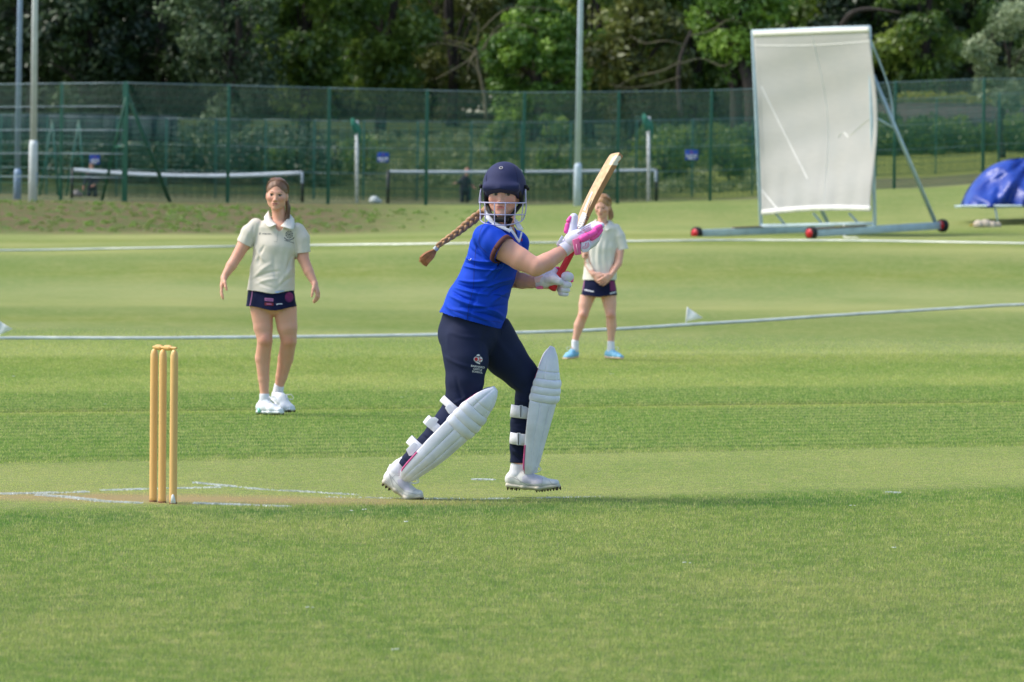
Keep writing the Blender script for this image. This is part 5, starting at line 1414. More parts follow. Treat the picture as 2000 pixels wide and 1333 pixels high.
# liner, straps, chin cup
for sg in (-1, 1):
    S = Shape(); S.ell(H(sg*.085, -.008, -.010), (.012, .038, .046), MH, .01); S.ell(H(sg*.083, .030, .010), (.009, .028, .024), MH, .01)
    put("ear_pad", S.mesh(.003), M_BLACK, hel)
for sg in (-1, 1):
    MB().tube([H(sg*.080, .0, -.05), H(sg*.066, .03, -.075), H(sg*.050, .064, -.096), H(sg*.022, .090, -.112)], [.010, .010, .009, .010], 8, sub=4).build("chin_strap", M_BLACK, hel, True)
S = Shape(); S.seg(H(-.026, .078, -.120), H(.026, .078, -.120), .022, b0=.013, b1=.013, u=MH[1], k=.01); put("chin_cup", S.mesh(.0025), M_BLACK, hel)
MB().tube([H(.045, .05, -.115), H(.032, .045, -.145), J(992, 444, -.10)], [.010, .010, .008], 8, sub=3).build("chin_strap", M_BLACK, hel, True)
# grille
def gb(th, z, rx=.112, ry=.100, yc=.030): return H(rx*sin(radians(th)), yc+ry*cos(radians(th)), z)
mb = MB()
mb.tube([gb(t, -.040) for t in range(-100, 101, 8)], .0034, 8)
mb.tube([gb(t, -.096, .108) for t in range(-96, 97, 8)], .0027, 8)
mb.tube([gb(t, -.100-.046*cos(radians(t))**.6 if abs(t) < 90 else -.10, .106, .098) for t in range(-90, 91, 6)], .0028, 8)
zb = lambda t: -.100-.046*cos(radians(t))**.6
for t in (-68, -41, -12, 15, 42, 68):
    mb.tube([gb(t, -.040), gb(t, -.096, .108), gb(t, zb(t), .106, .098)], .0026, 8, sub=3)
for sg in (-1, 1):
    mb.tube([gb(sg*100, -.040), gb(sg*96, -.070), gb(sg*92, -.100, .106)], .0028, 8, sub=2)
    mb.tube([gb(sg*88, -.040), gb(sg*90, -.020), H(sg*.107, .028, .018)], .0028, 8, sub=2)
mb.build("grille", M_GRILL, hel, True)
for sg in (-1, 1):
    MB().box(H(sg*.1075, .012, -.008), (.004, .020, .066), MH).build("grille_bracket", M_GRILL, hel, bevel=.002)
    MB().lathe([(.009, -.004), (.009, .006), (.006, .010), (.002, .011)], H(sg*.107, .012, .036), MH[0]*sg, 12).build("grille_bolt", M_BLACK, hel, True)
    if sg > 0: MB().lathe([(.008, -.004), (.008, .008), (.002, .010)], H(.113, -.006, .026), MH[0]*sg, 12).build("grille_bolt", M_BLACK, hel, True)

# plait
bp = [(952, 409, .10), (940, 417, .12), (930, 424.5, .12), (913, 438, .11), (894, 453.5, .10), (876, 466, .09), (861, 476, .08), (853, 484, .08)]
PP, _ = smooth_path(np.array([J(*q) for q in bp]), np.ones(len(bp)), 14)
T_ = np.gradient(PP, axis=0); T_ /= np.linalg.norm(T_, axis=1)[:, None]; arcl = np.concatenate([[0], np.cumsum(np.linalg.norm(np.diff(PP, axis=0), axis=1))])
upn = np.cross(T_, (0, 1, 0)); upn /= np.linalg.norm(upn, axis=1)[:, None]; dep = np.cross(T_, upn)
wd = np.interp(arcl/arcl[-1], [0, .3, 1], [.0130, .0150, .0080])
hair = MB(); 
for k in range(3):
    ph = arcl/arcl[-1]*2*pi*3.2 + k*2*pi/3
    path = PP + upn*(wd*.80*np.sin(ph))[:, None] + dep*(wd*.55*np.sin(2*ph))[:, None]
    hair.tube(path, wd*.84, 10)
plait = hair.build("plait", M_HAIR2, yB, True)
tie = J(851.4, 486, .08)
mb = MB()
for k in range(5):
    a = (k-2)*.0032; tt = T_[-1]; mb.tube([tie + tt*a + (upn[-1]*cos(x)+dep[-1]*sin(x))*.0105*(1+.08*sin(x*3+k)) for x in np.linspace(0, 2*pi, 19)], .0026, 6, cap=False)
mb.build("hair_tie", mat("tie_grey", lin(188, 192, 194), .8, .3, 90), plait, True)
mb = MB(); r_ = np.random.default_rng(4)
for k in range(260):
    u_ = r_.uniform(-1, 1); v_ = r_.uniform(-1, 1)
    e_ = (826+12*u_*.6 - 7*(1-abs(u_)) , 509 - u_*3 - 5*r_.random(), .08+.012*v_)
    mb.tube([J(850.5+u_*2, 489+u_*1.2, .08+.004*v_), J(842+u_*5, 497+u_*6, .08+.014*v_), J(832+u_*6.5, 505+u_*7.5, .08+.016*v_), J(824+u_*5-8*(1-abs(u_))*r_.random()+5*r_.random(), 509+u_*7+6*r_.random(), .08+.010*v_)], [.0022, .0032, .0028, .0006], 4, sub=2)
mb.build("plait_end", mat("hair_ginger", lin(160, 104, 62), .5, .3, 60), plait, True)
# hair edge under the helmet
S = Shape(); S.ell(H(0, -.035, .0), (.076, .078, .072), MH); S.seg(H(-.045, -.06, -.04), J(950, 411, .09), .030, .018, k=.03)
put("hair", S.mesh(.004), M_HAIR2, yB)

# bat
bat = empty("cricket_bat", J(1078, 569, 0)); tag(bat, "wooden cricket bat with red grip raised by the batter", 'cricket bat')
h0, h1 = J(1077.5, 567, -.03), J(1124, 478, .03)
mb = MB(); nseg = 60; pts = [h0 + (h1-h0)*i/nseg for i in range(nseg+1)]
rr = [.0185 if i < 2 else (.0165 + .0006*((i % 3) == 0)) for i in range(nseg+1)]; rr[0] = .012; rr[1] = .0195; rr[2] = .0195
mb.tube(pts, rr, 14); mb.build("grip", M_GRIP, bat, True)
m = NT("willow"); tc = m.n("ShaderNodeTexCoord").outputs['Object']
axb = nrmz(J(1207, 303, .16)-J(1130, 458, .03))
mp = m.n("ShaderNodeMapping"); mp.inputs['Rotation'].default_value = (0, -math.atan2(axb[0], axb[2]), 0); mp.inputs['Scale'].default_value = (60, 30, 2); mp.vector_type = 'TEXTURE'; mp.inputs['Scale'].default_value = (1/60, 1/30, 1/2)
m.l(tc, mp.inputs[0]); m.l(m.ramp(m.noise(mp.outputs[0], 1, 4), [(.3, lin(196, 154, 104)), (.7, lin(222, 186, 138))]), m.b.inputs['Base Color']); m.b.inputs['Roughness'].default_value = .42; M_WIL = m.m
M_WILD = mat("willow_edge", lin(164, 116, 66), .5, .2, 30, stretch=(1, 1, .2))
cl_ = [(1131, 455, .03), (1139, 437, .045), (1149, 412, .06), (1163, 382, .085), (1180, 350, .115), (1196, 322, .14), (1207, 305, .16)]
C_, _ = smooth_path(np.array([J(*q) for q in cl_]), np.ones(len(cl_)), 8); n_ = len(C_); Tb = np.gradient(C_, axis=0); Tb /= np.linalg.norm(Tb, axis=1)[:, None]
wdir = nrmz(np.array([.36, -.93, -.1])); G = []
for i in range(n_):
    f = i/(n_-1); t_ = Tb[i]; wv_ = nrmz(wdir - t_*(wdir@t_)); nv_ = np.cross(wv_, t_)
    if nv_[0] > 0: nv_ = -nv_          # face of the bat looks left
    hw = .045*min(1, (.35+f/.07*.65)) * (1 if f < .97 else .90) * min(1, 1); sp = .012*min(1, .4+f/.12)*(1 if f < .8 else 1-(f-.8)*1.6); ed = .012 + .012*min(1, f*2)
    if f < .03: hw *= .8
    prof_ = [(-1, 0), (-.985, .35), (-.6, .06), (0, .10), (.6, .06), (.985, .35), (1, 0)]
    sec = [(-hw, 0), (-hw*.97, .003), (-hw*.5, .0045), (0, .005), (hw*.5, .0045), (hw*.97, .003), (hw, 0), (hw, -ed), (hw*.55, -ed-sp*.35), (hw*.12, -ed-sp*.62), (-hw*.12, -ed-sp*.62), (-hw*.55, -ed-sp*.35), (-hw, -ed)]
    G.append([C_[i] + wv_*a + nv_*(b+.018) for a, b in sec])
G = np.array(G); NP_ = G.shape[1]
mb = MB(); V = G.reshape(-1, 3); Fs = []; mi = []
for i in range(n_-1):
    for j in range(NP_): Fs.append((i*NP_+j, i*NP_+(j+1) % NP_, (i+1)*NP_+(j+1) % NP_, (i+1)*NP_+j)); mi.append(0 if j < 6 else 1)
Fs.append(tuple(range(NP_))); Fs.append(tuple(range((n_-1)*NP_, n_*NP_))); mi += [1, 1]
by4 = np.array(Fs[:-2], np.int32); caps = np.array(Fs[-2:], np.int32)
blade = mesh_obj("blade", V, [by4, caps], None, bat, False, mats=[M_WIL, M_WILD], mi=mi)
bb = bvh_of(V, by4)
bw = blade.modifiers.new("bevel", 'BEVEL'); bw.width = .003; bw.segments = 2; bw.limit_method = 'ANGLE'
M_STK = mat("sticker_white", lin(218, 218, 214), .5)
stk = multi_patch("sticker", [[(1126, 446), (1131, 430), (1138, 414), (1147, 418), (1143, 430), (1136, 449)], [(1139, 411), (1150, 386), (1156, 374), (1158, 376), (1152, 388), (1143, 412)]], bb, M_STK, blade, .0015, 4)
multi_patch("marking", stroke([(1141, 427), (1147, 429)], 1.8) + stroke([(1142.5, 423), (1148.5, 425)], 1.8) + stroke([(1146, 421), (1150, 404), (1155, 392)], 1.1) + stroke([(1129, 442), (1131.5, 443)], 1.3) + stroke([(1131, 438), (1133.5, 439)], 1.3) + stroke([(1133, 434), (1135.5, 435)], 1.3), bb, mat("marking_navy", lin(44, 46, 60), .5), blade, .003, 4)

multi_patch("toe_guard", [[(1189, 322), (1196, 308), (1203, 303), (1212, 305), (1214, 316), (1208, 324)]], bb, mat("toe_cream", lin(226, 216, 190), .5), blade, .0012, 3)
# gloves
def gseg(S, pts, rs, k=.004): S.chain([J(*p) for p in pts], [r*KB for r in rs], k=k)
gl = empty("glove", J(1118, 480, -.1)); gl.parent = yB; gl.location = Vector(J(1118, 480, -.1)) - Vector(yB.location); gl['_w'] = [float(v) for v in J(1118, 480, -.1)]
# right glove
S = Shape(); S.seg(J(1096, 491, -.115), J(1113, 477, -.10), 15.5*KB, 16*KB, 14*KB, 15*KB, None, .01)
axw = nrmz(J(1113, 477, -.10)-J(1096, 491, -.115))
wb = put("wristband", S.mesh(.0025, cuts=[(J(1098, 489, -.115), -axw)]), M_GLOVE, gl)
slab("wrist_tab", [(1086, 478), (1097, 460), (1101, 463), (1097, 474), (1091, 480)], -.13, .006, M_GLOVE, wb, .002)
S = Shape()
gseg(S, [(1116, 470, -.11), (1130, 463, -.10)], [15, 15], .015); gseg(S, [(1126, 481, -.115), (1146, 478, -.10)], [11, 11], .01)
gseg(S, [(1128, 458, -.07), (1150, 447, -.05), (1168, 440, -.03)], [8, 7.5, 7], .006)
gseg(S, [(1134, 453, -.06), (1158, 438, -.03)], [6, 5], .005)
gseg(S, [(1163, 446, -.06), (1175, 441, -.045)], [8, 6], .006)
gseg(S, [(1150, 478, -.09), (1163, 468, -.075), (1171, 457, -.06)], [8.5, 7, 5.5], .006)
gseg(S, [(1146, 484, -.085), (1160, 476, -.07), (1167, 468, -.06)], [7, 6, 5], .004)
gseg(S, [(1116, 462, -.085), (1118, 445, -.07), (1121, 425, -.06)], [10.5, 9.2, 8.2], .012)
g_main = put("glove_shell", S.mesh(.0022), M_GLOVE, gl)
S = Shape(); gseg(S, [(1137, 467, -.145), (1146, 462, -.14)], [7.5, 7.2]); gseg(S, [(1150, 461, -.13), (1161, 455, -.115)], [7, 6.6]); S2 = S
put("finger_roll", S.mesh(.0022), M_PINK, gl)
S = Shape(); gseg(S, [(1164, 449, -.10), (1172, 444, -.085)], [6.8, 5.6]); put("finger_roll", S.mesh(.0022), M_PINK, gl)
S = Shape(); gseg(S, [(1156, 466, -.115), (1167, 459, -.10)], [5, 4.8]); gseg(S, [(1170, 455, -.095), (1174, 450, -.085)], [4.6, 4.2]); put("finger_roll", S.mesh(.0022), M_PINK, gl)
S = Shape(); gseg(S, [(1106, 452, -.085), (1108.5, 440, -.078)], [5, 5]); gseg(S, [(1110.5, 432, -.075), (1114, 426, -.07)], [4.8, 4.2]); put("thumb_roll", S.mesh(.0022), M_PINK, gl)
M_PINKM = mat("glove_rose", lin(222, 100, 150), .6, .05)
cf = slab("cuff_plate", [(1118, 469), (1131, 465), (1135, 482), (1133, 486), (1136, 497), (1123, 499.5)], -.158, .02, M_PINKM, gl, .003)
lg = slab("logo_plate", [(1135, 474), (1152, 470), (1153, 487), (1148, 492), (1138, 494), (1134, 485)], -.152, .02, M_GLOVE, gl, .003)
def on_plate(name, pts, dy, w_, m_, parent):
    mb = MB()
    for a, b in zip(pts[:-1], pts[1:]): mb.bar(J(a[0], a[1], dy), J(b[0], b[1], dy), w_*KB, .0015)
    mb.build(name, m_, parent)
on_plate("logo", [(1139, 481.5), (1144, 480.5), (1143.5, 476), (1149.5, 474.5), (1150.5, 481), (1145.5, 485.5), (1138.5, 486), (1138.5, 482)], -.153, 1.1, M_PINKM, lg)
on_plate("logo", [(1141.5, 484), (1146, 483), (1148, 480.5), (1147, 477)], -.1535, .8, M_PINKM, lg)
on_plate("lettering", [(1125.5, 477), (1128.5, 494)], -.159, 1.4, mat("rose_pale", lin(236, 170, 196), .6), cf)
# ribs across the white back of the hand
mb = MB()
for o in (0, 5): mb.tube([J(1128+o*.6, 456-o, -.135+o*.006), J(1140+o*.6, 449-o, -.12+o*.006), J(1150+o*.6, 444-o, -.10+o*.006)], .0028, 6, sub=3)
mb.build("stitching", mat("stitch_grey", lin(180, 182, 196), .7), gl, True)
# left glove, lower on the handle
gr = empty("glove", J(1080, 552, 0)); gr.parent = yB; gr.location = Vector(J(1080, 552, 0)) - Vector(yB.location); gr['_w'] = [float(v) for v in J(1080, 552, 0)]
S = Shape(); S.seg(J(1046, 551, .02), J(1062, 551, .0), 13.5*KB, 14.5*KB, 12*KB, 13*KB, None, .01)
put("wristband", S.mesh(.0025, cuts=[(J(1046, 551, .02), (-1, 0, 0))]), M_GLOVE, gr)
slab("wrist_tab", [(1043, 543), (1060, 538), (1062, 546), (1061, 550), (1045, 553)], -.035, .006, mat("rose_tab", lin(232, 190, 204), .7), gr, .002)
slab("wrist_tab", [(1046, 561), (1060, 558), (1062, 565), (1049, 565.5)], -.03, .02, M_PINKM, gr, .002)
S = Shape()
gseg(S, [(1064, 549, -.01), (1076, 546, -.02), (1083, 548, -.02)], [14, 14.5, 12], .015)
gseg(S, [(1070, 546, -.045), (1082, 546, -.075), (1092, 550, -.082), (1096, 552, -.07)], [8, 8, 7.2, 5.5], .006)
gseg(S, [(1072, 534, .0), (1082, 529, .01)], [8, 7], .006)
gseg(S, [(1080, 535, -.0), (1089, 533, .02)], [8, 7], .006)
gmain2 = put("glove_shell", S.mesh(.0022), M_GLOVE, gr)
for a, b, r1, r2 in (((1101, 541, .0), (1112, 541, -.02), 9.5, 8.6), ((1096, 557, .0), (1110, 557, -.03), 7.4, 6.8), ((1093, 566, .005), (1108, 567, -.028), 6.2, 5.6), ((1095, 573, .01), (1106, 575, -.02), 5.6, 4.8)):
    S = Shape(); gseg(S, [a, ((a[0]+b[0])/2, (a[1]+b[1])/2, (a[2]+b[2])/2 - .016), b], [r1, r1, r2]); put("finger_roll", S.mesh(.0022), M_GLOVE, gr)
S = Shape(); gseg(S, [(1108, 533, .01), (1117, 541, .0), (1117, 549, .0)], [3.2, 4, 3.2]); put("finger_roll", S.mesh(.002), M_PINK, gr)
S = Shape(); gseg(S, [(1082, 525, .01), (1090, 524, .015)], [3.2, 3]); put("thumb_roll", S.mesh(.002), M_PINK, gr)

# ------------------------------------------------------------ wicket
M_STUMP = mat("stump_wood", lin(226, 180, 110), .5, .07, 6, .2, 40, .002, stretch=(3, 3, .5), coat=.2)
M_STUMPD = mat("stump_foot", lin(120, 84, 52), .8, .2)
M_BAIL = mat("bail_wood", lin(216, 172, 104), .5, .08)
YS = 24.0
tops = []
for (xb, xt, dy, lab) in ((299, 301.5, .07, "left wooden stump of the wicket, furthest from the batter"), (316.6, 318.5, .0, "middle wooden stump of the wicket, between the other two"), (338, 340.5, -.08, "right wooden stump of the wicket, with a white patch at its foot")):
    b = at(xb, 981, YS+dy); b[2] = 0; t = at(xt, 683, YS+dy); t = b + (t-b)*(.711/np.linalg.norm(t-b)); d = nrmz(t-b)
    e = empty("stump", b); tag(e, lab, 'stump', 'stumps of the wicket')
    MB().lathe([(.0172, .0), (.0180, .02), (.0182, .3), (.0182, .66), (.0175, .685), (.0140, .700), (.0075, .708), (.003, .711)], b, d, 24).build("shaft", M_STUMP, e, True)
    MB().lathe([(.0185, -.02), (.0187, .002), (.0178, .008)], b, d, 24).build("foot", M_STUMPD, e, True)
    tops.append(b + d*.708)
    if xb == 338:
        V = []; 
        prof_ = [(-.45, .004), (-.5, .02), (-.38, .04), (-.1, .047), (.15, .04), (.38, .018), (.45, .004)]
        G = [[b + d*(.004+(z-.004)*v) + np.array([.0188*sin(a*1.3+.15), -.0188*cos(a*1.3+.15), 0]) for v in (0, .5, 1)] for a, z in prof_]
        MB().grid(G).build("paint_patch", M_WHITE, e, True, solid=.001)
for (a, b, lab, rev) in ((tops[0], tops[1], "left bail, short and chunky, resting on the left and middle stumps", 0), (tops[1], tops[2], "right bail with a long end, resting on the middle and right stumps", 0)):
    d = nrmz(b-a); c = a + (0, 0, .010); L = np.linalg.norm(b-a)
    o = MB().lathe([(.004, -.012), (.0062, -.008), (.0062, .010), (.0068, .018), (.0125, .022), (.0130, .030), (.0112, .034), (.0130, .038), (.0112, .043), (.0130, .048), (.0112, .053), (.0130, .058), (.0125, .066), (.0068, .070), (.0060, L-.004), (.0055, L+.018), (.002, L+.020)], c, d, 16).build("bail", M_BAIL, smooth=True)
    tag(o, lab, 'bail', 'bails on the wicket')
# ------------------------------------------------------------ fielders
M_CREAM = mat("shirt_cream", lin(216, 208, 192), .85, .05, 6, .25, 220, .001, spec=.2)
M_CREAM2 = mat("shirt_ivory", lin(222, 218, 206), .85, .05, 6, .25, 220, .001, spec=.2)
M_CCOL = mat("collar_cream", lin(224, 221, 208), .8, .04)
M_SKORT = mat("skort_navy", lin(18, 24, 58), .8, .15, 6, .2, 200, .001, spec=.2)
M_INK = mat("print_navy", lin(40, 48, 62), .7); M_MAG = mat("print_magenta", lin(120, 28, 92), .7, .2, 60); M_PNK = mat("print_pink", lin(176, 110, 156), .7)
M_RED = mat("print_red", lin(110, 20, 38), .7); M_PW = mat("print_white", lin(214, 214, 226), .7)
Y1 = 35.1; K1 = Y1/F
def A1(px, py, dy=0.0): return at(px, py, Y1+dy)
def knees(pts, r_=.045):
    def f(V, colr):
        for c in pts:
            w_ = np.exp(-(np.linalg.norm(V-c, axis=1)/r_)**2)[:, None]*.5; colr[:] = colr*(1-w_) + np.array(lin(206, 128, 104)[:3])*w_
    return f
g1 = person_root("person", A1(530, 812)*[1, 1, 0], "girl fielder in cream polo and navy skort with arms held open, white spiked shoes")
c1_ = A1(541, 381.5, .0); M1 = ((1, -.07, -.04), (-.07, -1, -.02), (.04, -.02, 1)); s1 = .95
S = Shape(); P1 = head(S, c1_, M1, s1)
S.chain([P1(0, -.025, -.05), A1(545, 418, .03), A1(544, 436, .035)], [.050, .043, .052], k=.03)
S.seg(A1(541, 452, .02), A1(537, 500, .02), .150, .14, .075, .09, (1, 0, 0), .015); S.seg(A1(537, 500, .02), A1(530, 590, .02), .14, .145, .09, .10, (1, 0, 0), .015)
S.chain([A1(497, 440, .02), A1(478, 474, .0), A1(465, 498, -.02), A1(452, 519, -.05), A1(438, 541, -.08)], [.048, .045, .038, .035, .022], k=.025)
S.chain([A1(585, 447, .02), A1(590, 482, .01), A1(593, 507, -.01), A1(603, 531, -.04), A1(614, 553, -.07)], [.048, .043, .037, .033, .022], k=.025)
S.chain([A1(511, 600, .02), A1(514, 640, -.0), A1(517.5, 666, -.02), A1(513, 700, .02), A1(515, 740, .03), A1(516.6, 770, .03), A1(517, 786, .03)], [.080, .064, .050, .051, .037, .029, .033], k=.03)
S.chain([A1(556, 600, .02), A1(561, 640, .01), A1(564, 666, .02), A1(558, 700, .09), A1(550, 735, .13), A1(545, 755, .15), A1(543, 770, .16)], [.082, .068, .053, .052, .039, .030, .033], k=.03)
S.ell(A1(518, 664, -.052), (.028, .022, .034), k=.02); S.ell(A1(564.5, 664, -.015), (.029, .022, .034), k=.02)
hand(S, A1(438, 540, -.08), nrmz(A1(430, 575, -.10)-A1(438, 540, -.08)), (.9, .1, 0), (.25, -1, -.2), L=.158, curl=.42, spread=.8, thumb_out=.75)
hand(S, A1(614, 552, -.07), nrmz(A1(623, 580, -.09)-A1(614, 552, -.07)), (-.8, .2, 0), (-.45, -1, 0), L=.150, curl=.85, spread=.4, thumb_out=.5)
bodyG = body_obj(S, .003, g1, (220, 166, 140), [(c1_, M1, s1, dict(gaze=(-.0005, .0), brow=(104, 74, 56), lip=(190, 116, 110)))], extra=knees([A1(518, 667, -.07), A1(565, 667, -.03), A1(464, 499, -.02), A1(594, 508, 0)]))
def hair_cap(S, P, s, M, part=0.0, back=.02):
    MM = np.array([nrmz(v) for v in M]); E = lambda x, y, z, r, k=.02, sub=False: S.ell(P(x, y, z), np.array(r)*s, MM, k*s, sub)
    E(0, -.022, .040, (.0775, .098, .0875), .02)
    E(0, .096, -.030, (.054, .075, .096), .012, True)
    E(.034, .094, -.03, (.032, .060, .060), .02, True); E(-.034, .094, -.03, (.032, .060, .060), .02, True)
    E(0, -.02, -.10, (.2, .2, .065), .01, True)
    E(part, .03, .134, (.0026, .10, .016), .006, True)
def comb(V, Fq, P, s, M):
    R_, Fw, U_ = [nrmz(v) for v in M]; q = (V - P(0, -.02, .02))/s; x, y, z = q@R_, q@Fw, q@U_
    N = vnormals(V, Fq); a = np.arctan2(x, z+.03); r_ = np.random.default_rng(2)
    d = .0005*np.sin(a*60 + y*30) + .0006*np.sin(a*97 - y*22 + 1) + .0006*np.sin(a*23 + y*40)
    return V + N*d[:, None], Fq
S = Shape(); hair_cap(S, P1, s1, M1, -.004)
Vhh, Fhh = comb(*S.mesh(.0025), P1, s1, M1)
put("hair", (Vhh, Fhh), M_HAIR1, g1)
def strands(P, n, side, m_, parent, seed):
    r_ = np.random.default_rng(seed); mb = MB()
    for k in range(n):
        sg = 1 if r_.random() < .5 else -1; f = r_.random(); pts = []
        x0 = sg*(.003 + .066*f); z0 = .118 - .060*f**1.5; y0_ = .058 - .045*f; ye = r_.uniform(.045, .095); ze = r_.uniform(-.035, .03); am = r_.uniform(.015, .05)
        for t in np.linspace(0, 1, 7):
            x = x0*(1-t) + side*.045*t + sg*.045*sin(pi*t)*(1-f*.6); y = y0_*(1-t) - ye*t; z = z0*(1-t) + ze*t + am*sin(pi*t)*(1-f)
            q = np.array([x/.0800, (y+.022)/.1005, (z-.040)/.0900]); q /= np.linalg.norm(q)
            j = .0012*r_.normal(); pts.append(P(q[0]*(.0795+j), -.022+q[1]*(.1000+j), .040+q[2]*(.0895+j)))
        mb.tube(pts, [.0007, .0016, .0018, .0018, .0018, .0016, .0010], 4, sub=2)
    mb.build("hair_strands", m_, parent, True)
M_STR = mat("hair_strand_light", lin(120, 88, 62), .5, .3, 50)
strands(P1, 80, 1, M_STR, g1, 5)
MB().tube([P1(.055, -.05, -.02), P1(.074, -.02, -.055), A1(561, 412, .02), A1(560, 425, .0), A1(557, 436, .0)], [.018, .014, .012, .010, .004], 8, sub=4).build("ponytail", M_HAIR1, g1, True)
mb = MB()
for k in range(10):
    mb.tube([P1(.06, -.02, -.03), A1(562+k*.5, 402, .01*k*.3), A1(560+k*.7, 415, -.0), A1(558+k*.8, 428+k*.5, -.005)], [.003, .0025, .002, .0006], 4, sub=3)
mb.build("hair_wisps", M_HAIR1, g1, True)
# shirt
U1 = (1, 0, 0)
S = Shape()
S.seg(A1(543, 439, .03), A1(541, 452, .02), .10, .150, .055, .078, (1, 0, .08), .015)
S.seg(A1(541, 452, .02), A1(538, 482, .015), .152, .142, .082, .105, (1, 0, .08), .015)
S.seg(A1(538, 482, .015), A1(532, 530, .015), .142, .148, .105, .108, U1, .015)
S.seg(A1(532, 530, .015), A1(528, 590, .015), .150, .170, .108, .125, U1, .015)
S.chain([A1(500, 441, .02), A1(487, 456, .01), A1(475, 480, .0)], [.050, .058, .055], k=.035)
S.chain([A1(580, 450, .02), A1(588, 468, .015), A1(592, 496, .0)], [.050, .058, .053], k=.035)
Vc, Fc_ = S.mesh(.0035)
sn1 = nrmz(A1(465, 498)-A1(487, 456)); sn2 = nrmz(A1(593, 500)-A1(588, 465))
def hem1(V):
    x, y = to_px(V); hy = 567 + 7*np.exp(-((x-532)/26)**2); return (y - hy)*K1
Vc, Fc_ = clip(Vc, Fc_, lambda V: np.where((to_px(V)[0] < 490) & (to_px(V)[1] < 500), (V-A1(476, 476))@sn1, -1), sn1)
Vc, Fc_ = clip(Vc, Fc_, lambda V: np.where((to_px(V)[0] > 580) & (to_px(V)[1] < 515), (V-A1(592, 494))@sn2, -1), sn2)
Vc, Fc_ = clip(Vc, Fc_, hem1, (0, 0, -1))
Vc, Fc_ = drop(Vc, Fc_, lambda V: (np.linalg.norm((V-A1(545, 426, -.02))/np.array([.056, .12, .040]), axis=1) < 1) | (np.linalg.norm((V-A1(546, 438, -.05))/np.array([.026, .06, .046]), axis=1) < 1))
Vc = sculpt(Vc, Fc_, [(500, 480, 515, 510, 3, .006), (515, 482, 505, 515, 3, -.007), (512, 495, 492, 520, 4, .006), (535, 500, 545, 560, 4, -.004), (530, 515, 495, 545, 4, .006), (545, 530, 490, 548, 3, -.006), (540, 545, 500, 555, 3.5, .006), (500, 548, 545, 568, 4, -.006),
                      (565, 485, 560, 540, 4, .006), (572, 500, 556, 545, 3, -.006), (570, 525, 545, 560, 4, .006), (575, 540, 540, 565, 3, -.005), (555, 480, 550, 520, 5, .003), (496, 440, 497, 478, 3, -.005), (577, 455, 578, 490, 3, -.005), (488, 450, 478, 475, 4, .003), (595, 470, 596, 492, 4, -.004), (510, 560, 570, 565, 3, .003)], .0028, 14, 21)
sh1 = put("polo_shirt", (Vc, Fc_), M_CREAM, g1); so = sh1.modifiers.new("solid", 'SOLIDIFY'); so.thickness = .003; so.offset = -1
b1v = bvh_of(Vc, Fc_)
def ribbon2(name, fn, tops, bots, m_, parent, th=.004):
    T = smooth_path(np.array([fn(*t) for t in tops]), np.ones(len(tops)), 4)[0]; B = smooth_path(np.array([fn(*t) for t in bots]), np.ones(len(bots)), 4)[0]
    return MB().grid([[t*(1-s)+b*s + np.array([0, -.004*sin(pi*s), 0]) for s in (0, .33, .67, 1)] for t, b in zip(T, B)]).build(name, m_, parent, True, solid=th)
ribbon2("collar", A1, [(525, 412, .05), (527, 422, .01), (533, 432, -.03), (540, 439, -.06)], [(516, 424, .03), (518, 436, -.045), (525, 444, -.085), (536, 440, -.095)], M_CCOL, sh1)
ribbon2("collar", A1, [(563, 415, .05), (561, 425, .01), (556, 434, -.03), (548, 442, -.06)], [(574, 428, .03), (575, 440, -.035), (571, 449, -.08), (556, 444, -.095)], M_CCOL, sh1)
multi_patch("placket", stroke([(545, 445), (542, 460), (541, 472)], .8) + stroke([(535, 472), (541, 472)], .7) + [arc(539, 440, .9, .9, 0, 330, 6)], b1v, mat("seam_cream", lin(176, 172, 156), .8), sh1, .001, 3)
text_patch("lettering", "SAMURAI", 521, 457.2, 2.5, 2, b1v, M_INK, sh1, .0015, 1.25, .008)
multi_patch("logo", stroke([(506.5, 455.5), (509, 455.5)], .8) + stroke([(506.3, 457.5), (508.8, 457.5)], .8) + stroke([(507.5, 455), (506.8, 459)], .8), b1v, M_INK, sh1, .0015, 3)
cx, cy = 564.8, 458.5
def ringpoly(cx, cy, r0_, r1_, a0, a1, n=8): return arc(cx, cy, r1_, r1_*1.05, a0, a1, n) + arc(cx, cy, r0_, r0_*1.05, a1, a0, n)
multi_patch("crest", [ringpoly(cx, cy, 5.6, 7.0, 45*k, 45*k+36, 4) for k in range(8)] + [ringpoly(cx, cy, 3.0, 4.2, 45*k+20, 45*k+52, 3) for k in range(8)] + [arc(cx, cy, 1.6, 1.6, 0, 330, 8)] + [ringpoly(cx, cy-1.5, 11.0, 12.4, 215, 325, 10)] + stroke([(556, 470), (566, 472.5), (574, 475)], 1.0), b1v, M_INK, sh1, .0015, 3)
# skort
def skort(fn, top, bot, a0, a1, b0, b1, hemf, parent, lines, sd, dyc=.015):
    S = Shape(); S.seg(fn(top[0], top[1], dyc), fn(bot[0], bot[1]+10, dyc), a0, a1, b0, b1, (1, 0, 0), .01, e0=.02)
    V, Fq = S.mesh(.0035); V, Fq = clip(V, Fq, hemf, (0, 0, -1)); V = sculpt(V, Fq, lines, .002, 14, sd)
    o = put("skort", (V, Fq), M_SKORT, parent); so = o.modifiers.new("solid", 'SOLIDIFY'); so.thickness = .003; so.offset = -1
    return o, bvh_of(V, Fq), (V, Fq)
sk, skv, skg = skort(A1, (529, 562), (530, 604), .150, .182, .108, .128, lambda V: (to_px(V)[1] - 597.5 - 9*np.exp(-((to_px(V)[0]-535)/30)**2))*K1, g1, [(500, 575, 495, 600, 4, .003), (560, 575, 572, 598, 5, -.003)], 31)
